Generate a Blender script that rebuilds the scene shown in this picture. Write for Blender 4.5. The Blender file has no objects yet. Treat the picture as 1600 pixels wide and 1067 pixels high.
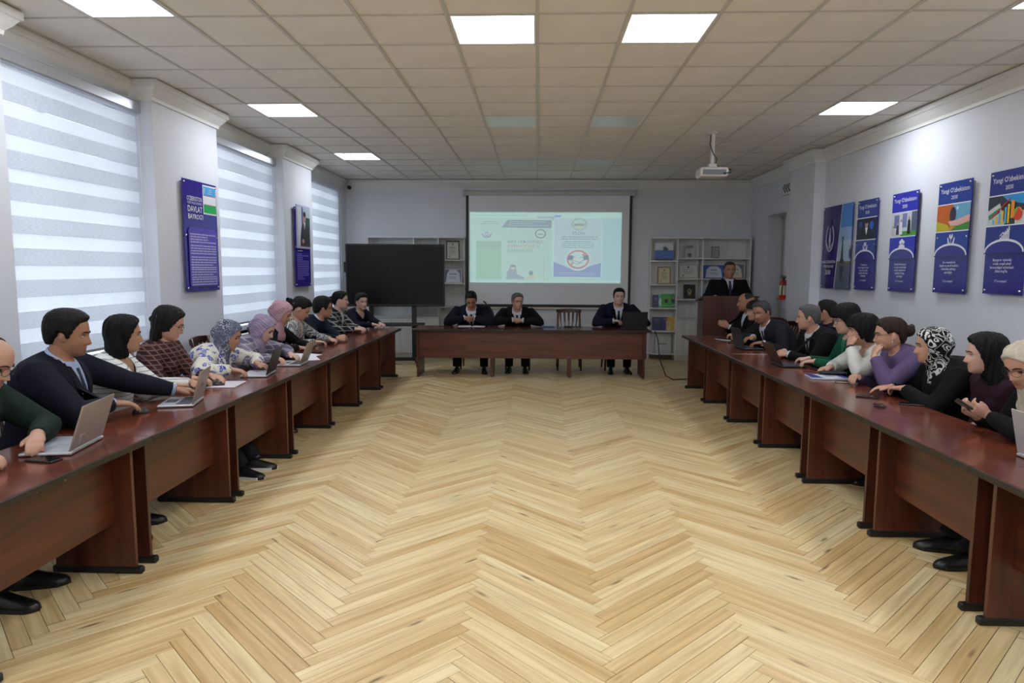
import bpy, bmesh, math, random
import numpy as np
from mathutils import Vector, Matrix
from mathutils.bvhtree import BVHTree
random.seed(7)
S = bpy.context.scene
COL = S.collection
# ---------------- camera, world, exposure ----------------
F_PX, YAW, PITCH, ROLL, CAM_H = 1064.0, -.0365, .106, .005, 1.69
cam_d = bpy.data.cameras.new('camera'); cam = bpy.data.objects.new('camera', cam_d); COL.objects.link(cam)
cam_d.sensor_width = 36; cam_d.sensor_fit = 'HORIZONTAL'; cam_d.lens = F_PX*36/1600
cam_d.clip_end = 200
_f = Vector((math.sin(YAW)*math.cos(PITCH), math.cos(YAW)*math.cos(PITCH), -math.sin(PITCH)))
_r = Vector((math.cos(YAW), -math.sin(YAW), 0)); _u = _r.cross(_f)
_r2 = _r*math.cos(ROLL)+_u*math.sin(ROLL); _u2 = -_r*math.sin(ROLL)+_u*math.cos(ROLL)
M = Matrix((_r2, _u2, -_f)).transposed().to_4x4(); M.translation = (0, 0, CAM_H)
cam.matrix_world = M
S.camera = cam
w = bpy.data.worlds.new('overcast_sky'); S.world = w; w.use_nodes = True
w.node_tree.nodes['Background'].inputs[0].default_value = (.80, .90, 1.0, 1)
w.node_tree.nodes['Background'].inputs[1].default_value = 1.35
S.view_settings.view_transform = 'Standard'; S.view_settings.look = 'None'
S.view_settings.exposure = 0.85; S.view_settings.gamma = 1; S.view_settings.use_curve_mapping = False
PANEL_EMIT = 12.5

# ---------------- materials ----------------
def srgb(r, g=None, b=None):
    if g is None: r, g, b = r
    f = lambda c: (c/255/12.92) if c/255 <= .04045 else ((c/255+.055)/1.055)**2.4
    return (f(r), f(g), f(b), 1)
MATS = {}
def newmat(name):
    m = bpy.data.materials.new(name); m.use_nodes = True; MATS[name] = m
    nt = m.node_tree; return m, nt, nt.nodes['Principled BSDF'], nt.nodes, nt.links
def pmat(name, col, rough=.5, metal=0, spec=.5, noise=0, nscale=20, bump=0, bscale=60, coat=0, stretch=None, emit=0, sheen=0, trans=0):
    if name in MATS: return MATS[name]
    m, nt, b, N, L = newmat(name)
    b.inputs['Base Color'].default_value = col; b.inputs['Roughness'].default_value = rough
    b.inputs['Metallic'].default_value = metal; b.inputs['Specular IOR Level'].default_value = spec
    b.inputs['Coat Weight'].default_value = coat
    b.inputs['Sheen Weight'].default_value = sheen
    if emit: b.inputs['Emission Color'].default_value = col; b.inputs['Emission Strength'].default_value = emit
    if noise or bump:
        tc = N.new('ShaderNodeTexCoord'); src = tc.outputs['Object']
        if stretch:
            mp = N.new('ShaderNodeMapping'); mp.inputs['Scale'].default_value = stretch; L.new(src, mp.inputs[0]); src = mp.outputs[0]
        if noise:
            n = N.new('ShaderNodeTexNoise'); n.inputs['Scale'].default_value = nscale; n.inputs['Detail'].default_value = 5; L.new(src, n.inputs['Vector'])
            mx = N.new('ShaderNodeMix'); mx.data_type = 'RGBA'; mx.blend_type = 'MULTIPLY'
            cr = N.new('ShaderNodeValToRGB'); cr.color_ramp.elements[0].color = (1-noise,)*3+(1,); cr.color_ramp.elements[1].color = (1+noise*.3,)*3+(1,)
            cr.color_ramp.elements[0].position = .3; cr.color_ramp.elements[1].position = .7
            L.new(n.outputs[0], cr.inputs[0]); mx.inputs[0].default_value = 1; mx.inputs[6].default_value = col
            L.new(cr.outputs[0], mx.inputs[7]); L.new(mx.outputs[2], b.inputs['Base Color'])
        if bump:
            n2 = N.new('ShaderNodeTexNoise'); n2.inputs['Scale'].default_value = bscale; n2.inputs['Detail'].default_value = 4; L.new(src, n2.inputs['Vector'])
            bp = N.new('ShaderNodeBump'); bp.inputs['Strength'].default_value = bump; bp.inputs['Distance'].default_value = .02
            L.new(n2.outputs[0], bp.inputs['Height']); L.new(bp.outputs[0], b.inputs['Normal'])
    return m

# ---------------- mesh building ----------------
class MB:
    def __init__(s): s.v = []; s.f = []; s.m = []; s.uv = {}
    def add(s, vs, fs, mi=0):
        o = len(s.v); s.v += [tuple(v) for v in vs]; s.f += [tuple(i+o for i in f) for f in fs]; s.m += [mi]*len(fs); return o
    def box(s, x0, x1, y0, y1, z0, z1, mi=0, b=0):
        if x0 > x1: x0, x1 = x1, x0
        if y0 > y1: y0, y1 = y1, y0
        if z0 > z1: z0, z1 = z1, z0
        b = min(b, (x1-x0)*.45, (y1-y0)*.45, (z1-z0)*.45)
        if b <= 0:
            vs = [(x, y, z) for z in (z0, z1) for y in (y0, y1) for x in (x0, x1)]
            return s.add(vs, [(0, 2, 3, 1), (4, 5, 7, 6), (0, 1, 5, 4), (2, 6, 7, 3), (0, 4, 6, 2), (1, 3, 7, 5)], mi)
        X = (x0, x1); Y = (y0, y1); Z = (z0, z1); vs = []; idx = {}
        for i in (0, 1):
            for j in (0, 1):
                for k in (0, 1):
                    sx, sy, sz = (1-2*i)*b, (1-2*j)*b, (1-2*k)*b
                    for a, p in (('x', (X[i], Y[j]+sy, Z[k]+sz)), ('y', (X[i]+sx, Y[j], Z[k]+sz)), ('z', (X[i]+sx, Y[j]+sy, Z[k]))):
                        idx[(i, j, k, a)] = len(vs); vs.append(p)
        fs = []
        for i in (0, 1):
            q = [idx[(i, j, k, 'x')] for j, k in ((0, 0), (1, 0), (1, 1), (0, 1))]; fs.append(q if i else q[::-1])
            q = [idx[(j, i, k, 'y')] for j, k in ((0, 0), (0, 1), (1, 1), (1, 0))]; fs.append(q if i else q[::-1])
            q = [idx[(j, k, i, 'z')] for j, k in ((0, 0), (1, 0), (1, 1), (0, 1))]; fs.append(q if i else q[::-1])
        for i in (0, 1):
            for j in (0, 1):
                q = [idx[(i, j, 0, 'x')], idx[(i, j, 1, 'x')], idx[(i, j, 1, 'y')], idx[(i, j, 0, 'y')]]; fs.append(q)
                q = [idx[(i, 0, j, 'x')], idx[(i, 1, j, 'x')], idx[(i, 1, j, 'z')], idx[(i, 0, j, 'z')]]; fs.append(q)
                q = [idx[(0, i, j, 'y')], idx[(1, i, j, 'y')], idx[(1, i, j, 'z')], idx[(0, i, j, 'z')]]; fs.append(q)
        for i in (0, 1):
            for j in (0, 1):
                for k in (0, 1): fs.append([idx[(i, j, k, a)] for a in 'xyz'])
        return s.add(vs, fs, mi)
    def loft(s, rings, mi=0, cap=True, closed=True):
        n = len(rings[0]); o = len(s.v)
        for r in rings: s.v += [tuple(p) for p in r]
        fs = []
        for i in range(len(rings)-1):
            for j in range(n if closed else n-1):
                a = i*n+j; b2 = i*n+(j+1) % n; fs.append((o+a, o+b2, o+b2+n, o+a+n))
        if cap and closed:
            fs.append(tuple(o+j for j in range(n))[::-1]); fs.append(tuple(o+(len(rings)-1)*n+j for j in range(n)))
        s.f += fs; s.m += [mi]*len(fs)
    def tube(s, path, r, seg=8, mi=0, flat=1, up=None):
        path = [Vector(p) for p in path]; rs = r if hasattr(r, '__len__') else [r]*len(path); rings = []
        u = None
        for i, p in enumerate(path):
            t = (path[min(i+1, len(path)-1)]-path[max(i-1, 0)]).normalized()
            if u is None:
                u = Vector(up) if up else (Vector((0, 0, 1)) if abs(t.z) < .9 else Vector((1, 0, 0)))
            u = (u-t*u.dot(t)).normalized(); v = t.cross(u)
            rings.append([p+(u*math.cos(a)*flat+v*math.sin(a))*rs[i] for a in [2*math.pi*k/seg for k in range(seg)]])
        s.loft(rings, mi)
    def cyl(s, c, r, h, seg=16, mi=0, axis='z', r2=None):
        r2 = r if r2 is None else r2; rings = []
        for hh, rr in ((0, r), (h, r2)):
            ring = []
            for k in range(seg):
                a = 2*math.pi*k/seg; p = (math.cos(a)*rr, math.sin(a)*rr, hh)
                if axis == 'y': p = (p[0], p[2], -p[1])
                if axis == 'x': p = (p[2], p[0], p[1])
                ring.append((c[0]+p[0], c[1]+p[1], c[2]+p[2]))
            rings.append(ring)
        s.loft(rings, mi)
    def ellipsoid(s, c, r, seg=12, rings=8, mi=0, R=None):
        rr = []
        for i in range(rings+1):
            th = math.pi*(i+.02 if i == 0 else i-.02 if i == rings else i)/rings
            ring = []
            for k in range(seg):
                a = 2*math.pi*k/seg; p = Vector((math.sin(th)*math.cos(a)*r[0], math.sin(th)*math.sin(a)*r[1], -math.cos(th)*r[2]))
                if R: p = R @ p
                ring.append(Vector(c)+p)
            rr.append(ring)
        s.loft(rr, mi)
    def poly(s, pts, mi=0): s.add(pts, [tuple(range(len(pts)))], mi)
    def xform(s, M):
        s.v = [tuple(M @ Vector(v)) for v in s.v]; return s
    def mesh(s, name='m'):
        me = bpy.data.meshes.new(name); me.from_pydata(s.v, [], s.f); me.polygons.foreach_set('material_index', s.m); me.update(); return me
    def build(s, name, mats, parent=None, smooth=False, fix=True):
        me = s.mesh(name)
        if fix:
            bm = bmesh.new(); bm.from_mesh(me); bmesh.ops.recalc_face_normals(bm, faces=bm.faces); bm.to_mesh(me); bm.free()
        if not isinstance(mats, (list, tuple)): mats = [mats]
        for m in mats: me.materials.append(m)
        if smooth: me.polygons.foreach_set('use_smooth', [True]*len(me.polygons))
        return link(name, me, parent)
def link(name, me, parent=None):
    o = bpy.data.objects.new(name, me); COL.objects.link(o)
    if parent: o.parent = parent
    return o
def empty(name, loc=(0, 0, 0), rz=0):
    o = bpy.data.objects.new(name, None); COL.objects.link(o); o.location = loc; o.rotation_euler = (0, 0, rz); o.empty_display_size = .1; return o
def tag(o, label=None, cat=None, group=None, kind=None):
    if label: o['label'] = label
    if cat: o['category'] = cat
    if group: o['group'] = group
    if kind: o['kind'] = kind
    return o
def copy_tree(o, parent=None):
    c = o.copy(); COL.objects.link(c); c.parent = parent
    for ch in o.children: copy_tree(ch, c)
    return c
V = Vector
# ---------------- the room ----------------
XL, XLP, XR, YB, YN, ZC = -3.72, -3.50, 4.0, 13.1, -2.6, 3.36
BAYS = [(-1.75, .05), (1.4, 3.2), (4.47, 6.22), (7.48, 9.42), (10.60, 12.55)]
PIERS = [(.05, 1.4), (3.2, 4.47), (6.22, 7.48), (9.42, 10.60), (12.55, YB)]
SILL, HEAD = .86, 3.14
m_wall = pmat('wall_paint', srgb(216, 219, 228), .62, noise=.05, nscale=1.3, bump=.12, bscale=9)
m_wallb = pmat('wall_paint_back', srgb(216, 219, 226), .6, noise=.07, nscale=1.1, bump=.15, bscale=7)
m_trim = pmat('white_trim', srgb(226, 226, 224), .5, noise=.04, nscale=3)
m_dark = pmat('dark_gap', srgb(30, 28, 27), .9)
m_frame = pmat('window_frame_white', srgb(232, 234, 238), .35)

mb = MB()
mb.box(XL-.3, XL, YN, YB+.3, -.1, SILL)
mb.box(XL-.3, XL, YN, YB+.3, HEAD, ZC+.15)
prev = YN
for a, b in BAYS + [(YB+.3, YB+.3)]:
    if a > prev: mb.box(XL-.3, XL, prev, a, SILL, HEAD)
    prev = b
for a, b in PIERS:
    if b < YB-.01: mb.box(XL-.02, XLP, a, b, -.05, ZC+.05, b=.004)
mb.box(XL-.02, XL+.05, PIERS[-1][0]+.05, YB, -.05, ZC+.05)
tag(mb.build('wall_left', m_wall), 'pale blue grey wall with piers between the blinds', kind='structure')
mb = MB()
D0, D1, DH = 11.28, 12.16, 2.63
mb.box(XR, XR+.4, YN, D0, -.1, ZC+.15); mb.box(XR, XR+.4, D1, YB+.3, -.1, ZC+.15); mb.box(XR, XR+.4, D0, D1, DH, ZC+.15); mb.box(XR+.32, XR+.42, D0-.01, D1+.01, -.1, DH+.02)
mb.box(XR-.15, XR+.05, 9.82, 10.72, -.05, ZC+.05, b=.004)
tag(mb.build('wall_right', m_wall), 'pale wall carrying the blue posters', kind='structure')
mb = MB(); mb.box(XL-.3, XR+.4, YB, YB+.3, -.1, ZC+.15)
tag(mb.build('wall_back', m_wallb), 'grey white back wall behind the projection screen', kind='structure')
mb = MB(); mb.box(XL-.3, XR+.4, YN-.3, YN, -.1, ZC+.15)
tag(mb.build('wall_rear', m_wall), kind='structure')
# recessed doorway: a plain painted door leaf with frame
d = MB(); d.box(XR+.26, XR+.31, D0+.06, D1-.06, 0, DH-.06, b=.004)
door = tag(d.build('door_1', pmat('door_paint', srgb(186, 186, 184), .5, noise=.05, nscale=2)), kind='structure')
for (z0, z1) in ((.15, 1.0), (1.12, 2.35)):
    q = MB(); q.box(XR+.25, XR+.262, D0+.18, D1-.18, z0, z1, b=.005); q.build('door_panel', MATS['door_paint'], door)
q = MB(); q.tube([(XR+.25, D0+.14, 1.05), (XR+.2, D0+.14, 1.05), (XR+.2, D0+.26, 1.05)], .01); q.build('door_handle', pmat('steel', srgb(170, 172, 175), .3, 1), door)
q = MB(); q.box(XR+.24, XR+.32, D0, D0+.06, 0, DH); q.box(XR+.24, XR+.32, D1-.06, D1, 0, DH); q.box(XR+.24, XR+.32, D0, D1, DH-.06, DH); q.build('door_frame', MATS['door_paint'], door)

# cornice running along the walls and round the piers
def cornice(name, pts):
    prof = [(0, 3.185), (.018, 3.185), (.022, 3.215), (.055, 3.25), (.085, 3.295), (.1, 3.3), (.1, 3.352), (0, 3.352)]
    rings = []
    P = [V((x, y, 0)) for x, y in pts]
    for i, p in enumerate(P):
        t0 = (p-P[i-1]).normalized() if i else (P[1]-P[0]).normalized()
        t1 = (P[i+1]-p).normalized() if i < len(P)-1 else t0
        n0 = V((t0.y, -t0.x, 0)); n1 = V((t1.y, -t1.x, 0)); n = (n0+n1); n = n/n.dot(n0) if n.length > .01 else n0
        rings.append([p+n*dd+V((0, 0, z)) for dd, z in prof])
    q = MB(); q.loft(rings); return tag(q.build(name, m_trim), kind='structure')
pl = [(XL, YN)]
for a, b in PIERS[:-1]: pl += [(XL, a), (XLP, a), (XLP, b), (XL, b)]
pl += [(XL, YB)]
cornice('trim_1', pl)
cornice('trim_2', [(XL, YB), (XR, YB)])
cornice('trim_3', [(XR, YB), (XR, 10.72), (XR-.15, 10.72), (XR-.15, 9.82), (XR, 9.82), (XR, YN)])
for nm, bx in (('baseboard_back', (XL, XR, YB-.018, YB, 0, .09)), ('baseboard_right', (XR-.018, XR, YN, 9.82, 0, .09))):
    q = MB(); q.box(*bx, b=.004); tag(q.build(nm, pmat('baseboard_paint', srgb(150, 140, 130), .5)), kind='structure')

# ---- ceiling: grid with single tiles and lamp panels ----
TX0, TY0, T = -.0144, 4.685, .6
m_tile = pmat('ceiling_tile', srgb(230, 227, 222), .8, noise=.06, nscale=2.2, bump=.1, bscale=150)
m_bar = pmat('ceiling_bar', srgb(196, 194, 190), .5)
m_off = pmat('unlit_diffuser', srgb(206, 216, 218), .3)
m_on, nt, bs, N, L = newmat('lit_diffuser'); bs.inputs['Base Color'].default_value = (.9, .9, .9, 1)
bs.inputs['Emission Color'].default_value = (.90, .95, 1.0, 1); bs.inputs['Emission Strength'].default_value = PANEL_EMIT
q = MB(); q.box(XL-.3, XR+.4, YN-.3, YB+.3, ZC+.1, ZC+.25)
ceil = tag(q.build('ceiling', pmat('ceiling_void', srgb(60, 58, 55), .9)), 'suspended ceiling of square beige tiles', kind='structure')
g = MB()
cols = range(-6, 7); rows = range(-12, 14)
xs = [XL]+[TX0+T*c for c in cols if XL+.03 < TX0+T*c < XR-.03]+[XR]
ys = [YN]+[TY0+T*r for r in rows if YN+.03 < TY0+T*r < YB-.03]+[YB]
for x in xs[1:-1]: g.box(x-.013, x+.013, YN, YB, ZC-.006, ZC+.03)
for y in ys[1:-1]: g.box(XL, XR, y-.006, y+.006, ZC-.004, ZC+.03)
g.build('grid_frame', m_bar, ceil)
LIT = {(-5, -1), (-5, 4), (-5, 9), (5, 4), (5, -1), (-1, 0), (1, 0), (-5, -6), (5, -6), (-1, -5), (1, -5), (-5, -11), (5, -11), (-1, -10), (1, -10)}
OFF = {(-1, 5), (1, 5), (-1, 10), (1, 10)}
tile_meshes = {}
for i in range(len(xs)-1):
    for j in range(len(ys)-1):
        c = round((xs[i]-TX0)/T) if i else -7; r = round((ys[j]-TY0)/T) if j else -99
        dx, dy = xs[i+1]-xs[i], ys[j+1]-ys[j]
        cx, cy = (xs[i]+xs[i+1])/2, (ys[j]+ys[j+1])/2
        if (c, r) in LIT or (c, r) in OFF:
            lit = (c, r) in LIT
            e = empty('ceiling_lamp', (cx, cy, ZC))
            f = MB()
            for bx in ((-.295, .295, -.295, -.275), (-.295, .295, .275, .295), (-.295, -.275, -.275, .275), (.275, .295, -.275, .275)): f.box(*bx, -.004, .03)
            f.build('frame', m_trim, e)
            f = MB(); f.box(-.275, .275, -.275, .275, .0, .02); f.build('diffuser', m_on if lit else m_off, e)
            LAB = {(-5, -1): 'lit square ceiling lamp panel by the widest blind', (-5, 4): 'lit square ceiling lamp panel by the pier with the flag poster', (-5, 9): 'lit square ceiling lamp panel by the blind past the portrait poster', (5, 4): 'lit square ceiling lamp panel shining onto the wall above the posters', (5, -1): 'lit square ceiling lamp panel near the poster wall, cut by the frame', (-1, 0): 'lit square ceiling lamp panel mid ceiling, on the window side of its pair', (1, 0): 'lit square ceiling lamp panel mid ceiling, on the poster side of its pair', (-1, 5): 'unlit bluish lamp panel mid ceiling, window side, nearer the lit pair', (1, 5): 'unlit bluish lamp panel mid ceiling, poster side, nearer the lit pair', (-1, 10): 'unlit bluish lamp panel by the back wall, window side', (1, 10): 'unlit bluish lamp panel by the back wall, poster side'}
            tag(e, LAB.get((c, r), 'lit square ceiling lamp panel behind the camera'), 'ceiling lamp', 'lit ceiling lamp panels' if lit else 'unlit ceiling lamp panels')
            continue
        key = (round(dx, 2), round(dy, 2))
        if key not in tile_meshes:
            f = MB(); f.box(-dx/2+.009, dx/2-.009, -dy/2+.004, dy/2-.004, 0, .015); me = f.mesh('tile'); me.materials.append(m_tile); tile_meshes[key] = me
        if cy < 1.5: continue
        o = link('tile', tile_meshes[key], ceil); o.location = (cx, cy, ZC+.003+random.uniform(-.0015, .002)); o.rotation_euler = (random.uniform(-.002, .002), random.uniform(-.002, .002), 0)
f = MB(); f.box(XL, XR, YN, 1.0, ZC+.003, ZC+.02); f.build('tile_field', m_tile, ceil)['kind'] = 'stuff'

# ---- floor: herringbone boards ----
LP, WP = .92, .0767
m_wood, nt, bs, N, L = newmat('pine_boards')
uv = N.new('ShaderNodeUVMap'); uv.uv_map = 'UVMap'
oi = N.new('ShaderNodeObjectInfo'); at = N.new('ShaderNodeAttribute'); at.attribute_name = 'rnd'
ad = N.new('ShaderNodeMath'); ad.operation = 'ADD'; L.new(oi.outputs['Random'], ad.inputs[0]); L.new(at.outputs['Fac'], ad.inputs[1])
fr = N.new('ShaderNodeMath'); fr.operation = 'FRACT'; L.new(ad.outputs[0], fr.inputs[0])
mu = N.new('ShaderNodeMath'); mu.operation = 'MULTIPLY'; mu.inputs[1].default_value = 57.0; L.new(fr.outputs[0], mu.inputs[0])
cb = N.new('ShaderNodeCombineXYZ'); L.new(mu.outputs[0], cb.inputs[0]); L.new(mu.outputs[0], cb.inputs[2])
va = N.new('ShaderNodeVectorMath'); va.operation = 'ADD'; L.new(uv.outputs[0], va.inputs[0]); L.new(cb.outputs[0], va.inputs[1])
mp = N.new('ShaderNodeMapping'); mp.inputs['Scale'].default_value = (1.6, 34, 1); L.new(va.outputs[0], mp.inputs[0])
n1 = N.new('ShaderNodeTexNoise'); n1.inputs['Scale'].default_value = 1; n1.inputs['Detail'].default_value = 6; n1.inputs['Distortion'].default_value = .6; L.new(mp.outputs[0], n1.inputs['Vector'])
r0 = N.new('ShaderNodeValToRGB'); e = r0.color_ramp.elements
e[0].position = 0; e[0].color = srgb(208, 175, 122); e[1].position = 1; e[1].color = srgb(233, 214, 170)
for p, c in ((.12, (217, 187, 136)), (.4, (225, 200, 150)), (.75, (231, 209, 163))): k = e.new(p); k.color = srgb(*c)
L.new(fr.outputs[0], r0.inputs[0])
r1 = N.new('ShaderNodeValToRGB'); r1.color_ramp.elements[0].position = .3; r1.color_ramp.elements[0].color = (.68, .58, .45, 1); r1.color_ramp.elements[1].position = .62; r1.color_ramp.elements[1].color = (1.04, 1.04, 1.04, 1)
L.new(n1.outputs[0], r1.inputs[0])
mx = N.new('ShaderNodeMix'); mx.data_type = 'RGBA'; mx.blend_type = 'MULTIPLY'; mx.inputs[0].default_value = .8; L.new(r0.outputs[0], mx.inputs[6]); L.new(r1.outputs[0], mx.inputs[7])
mp2 = N.new('ShaderNodeMapping'); mp2.inputs['Scale'].default_value = (2.6, 13, 1); L.new(va.outputs[0], mp2.inputs[0])
vo = N.new('ShaderNodeTexVoronoi'); vo.inputs['Scale'].default_value = 1; L.new(mp2.outputs[0], vo.inputs['Vector'])
wn = N.new('ShaderNodeTexWhiteNoise'); wn.noise_dimensions = '3D'; L.new(vo.outputs['Position'], wn.inputs['Vector'])
lt = N.new('ShaderNodeMath'); lt.operation = 'LESS_THAN'; lt.inputs[1].default_value = .42; L.new(wn.outputs[0], lt.inputs[0])
kr = N.new('ShaderNodeMapRange'); kr.inputs[1].default_value = .05; kr.inputs[2].default_value = .19; kr.inputs[3].default_value = .85; kr.inputs[4].default_value = 0; L.new(vo.outputs['Distance'], kr.inputs[0])
km = N.new('ShaderNodeMath'); km.operation = 'MULTIPLY'; L.new(kr.outputs[0], km.inputs[0]); L.new(lt.outputs[0], km.inputs[1])
mk = N.new('ShaderNodeMix'); mk.data_type = 'RGBA'; L.new(km.outputs[0], mk.inputs[0]); L.new(mx.outputs[2], mk.inputs[6]); mk.inputs[7].default_value = srgb(92, 62, 38)
L.new(mk.outputs[2], bs.inputs['Base Color']); bs.inputs['Roughness'].default_value = .36; bs.inputs['Specular IOR Level'].default_value = .45
bp = N.new('ShaderNodeBump'); bp.inputs['Strength'].default_value = .12; bp.inputs['Distance'].default_value = .004; L.new(n1.outputs[0], bp.inputs['Height']); L.new(bp.outputs[0], bs.inputs['Normal'])
q = MB(); q.box(XL-.3, XR+.4, YN-.3, YB+.3, -.2, -.006)
floor = tag(q.build('floor', pmat('floor_joint', srgb(96, 72, 44), .8)), 'herringbone floor of pale pine boards', kind='structure')
c45 = math.sqrt(.5)
planks = []
XS = .347-2*LP*c45*6    # a valley seam lies at x = .347
for n in range(0, 14):
    for k in range(-160, 260):
        for ty in (0, 1):
            # local lattice: board along u (ty 0) or v (ty 1), chain k, column n
            if ty == 0: u, v = k*WP+LP/2, k*WP+WP/2
            else: u, v = k*WP-WP/2, k*WP+LP/2
            u += n*LP; v -= n*LP
            x = XS+(u-v)*c45; y = (u+v)*c45
            if XL-.3 < x < XR+.3 and YN+.1 < y < YB+.2: planks.append((x, y, ty))
def seen_size(p):
    x, y, ty = p
    if y < 1.9: return 99+abs(y)
    d = V((x, y, -CAM_H)); z = d.dot(_f)
    if z < .3: return 99
    px = 800+F_PX*d.dot(_r2)/z; py = 533-F_PX*d.dot(_u2)/z
    if not (-40 < px < 1640 and py < 1110) or abs(x) > 2.35: return 50+y
    return y
planks.sort(key=seen_size)
def plank_mesh():
    q = MB(); g_ = .0012; q.box(-LP/2+g_, LP/2-g_, -WP/2+g_, WP/2-g_, -.02, 0, b=.0012); me = q.mesh('board')
    me.materials.append(m_wood); uvl = me.uv_layers.new(name='UVMap')
    for lp in me.loops:
        c = me.vertices[lp.vertex_index].co; uvl.data[lp.index].uv = (c.x, c.y)
    return me
pm = plank_mesh()
for x, y, ty in planks[:290]:
    o = link('board', pm, floor); o.location = (x, y, random.uniform(-.0006, .0004)); o.rotation_euler = (0, 0, math.pi/4 if ty == 0 else 3*math.pi/4)
vs = []; fs = []; uvs = []; rn = []
for x, y, ty in planks[290:]:
    a = math.pi/4 if ty == 0 else 3*math.pi/4; ca, sa = math.cos(a), math.sin(a); o = len(vs); g_ = .0012; zz = random.uniform(-.0006, .0004); rr = random.random()
    for px, py in ((-LP/2+g_, -WP/2+g_), (LP/2-g_, -WP/2+g_), (LP/2-g_, WP/2-g_), (-LP/2+g_, WP/2-g_)):
        vs.append((x+px*ca-py*sa, y+px*sa+py*ca, zz)); uvs.append((px, py)); rn.append(rr)
    fs.append((o, o+1, o+2, o+3))
me = bpy.data.meshes.new('boards'); me.from_pydata(vs, [], fs); me.materials.append(m_wood)
ul = me.uv_layers.new(name='UVMap'); ul.data.foreach_set('uv', [c for lp in me.loops for c in uvs[lp.vertex_index]])
ra = me.attributes.new('rnd', 'FLOAT', 'POINT'); ra.data.foreach_set('value', rn)
link('board_field', me, floor)['kind'] = 'stuff'

# ---- windows and zebra blinds ----
def translucent(name, col, tr, transp=0, bands=None):
    m, nt, b, N, L = newmat(name); out = N['Material Output']
    N.remove(b)
    di = N.new('ShaderNodeBsdfDiffuse'); tl = N.new('ShaderNodeBsdfTranslucent'); mxs = N.new('ShaderNodeMixShader'); mxs.inputs[0].default_value = tr
    tc = N.new('ShaderNodeTexCoord'); mp = N.new('ShaderNodeMapping'); mp.inputs['Scale'].default_value = (30, 30, 260); L.new(tc.outputs['Object'], mp.inputs[0])
    n = N.new('ShaderNodeTexNoise'); n.inputs['Scale'].default_value = 1; n.inputs['Detail'].default_value = 3; L.new(mp.outputs[0], n.inputs['Vector'])
    cr = N.new('ShaderNodeValToRGB'); k = .82 if bands else .94
    cr.color_ramp.elements[0].color = (col[0]*k, col[1]*k, col[2]*k, 1); cr.color_ramp.elements[1].color = col; cr.color_ramp.elements[0].position = .35; cr.color_ramp.elements[1].position = .65
    L.new(n.outputs[0], cr.inputs[0]); L.new(cr.outputs[0], di.inputs[0]); L.new(cr.outputs[0], tl.inputs[0])
    L.new(di.outputs[0], mxs.inputs[1]); L.new(tl.outputs[0], mxs.inputs[2]); last = mxs
    if transp:
        tp = N.new('ShaderNodeBsdfTransparent'); m2 = N.new('ShaderNodeMixShader'); m2.inputs[0].default_value = transp
        L.new(mxs.outputs[0], m2.inputs[1]); L.new(tp.outputs[0], m2.inputs[2]); last = m2
    L.new(last.outputs[0], out.inputs[0]); return m
m_opq = translucent('blind_opaque', srgb(212, 216, 226), .40, 0, True)
m_shr = translucent('blind_sheer', srgb(232, 235, 243), .47, .03)
m_gl, nt, bs, N, L = newmat('window_glass')
N.remove(bs); tp = N.new('ShaderNodeBsdfTransparent'); gs = N.new('ShaderNodeBsdfGlossy'); gs.inputs['Roughness'].default_value = .02; mxs = N.new('ShaderNodeMixShader'); mxs.inputs[0].default_value = .06
L.new(tp.outputs[0], mxs.inputs[1]); L.new(gs.outputs[0], mxs.inputs[2]); L.new(mxs.outputs[0], N['Material Output'].inputs[0])
m_rail = pmat('blind_rail', srgb(196, 200, 208), .3, .6)
blind_lab = {2: 'wide zebra roller blind nearest the flag poster, beside the navy suited man', 3: 'zebra roller blind between the flag poster and the portrait poster', 4: 'zebra roller blind beyond the portrait poster, raised above a bright pane'}
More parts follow.
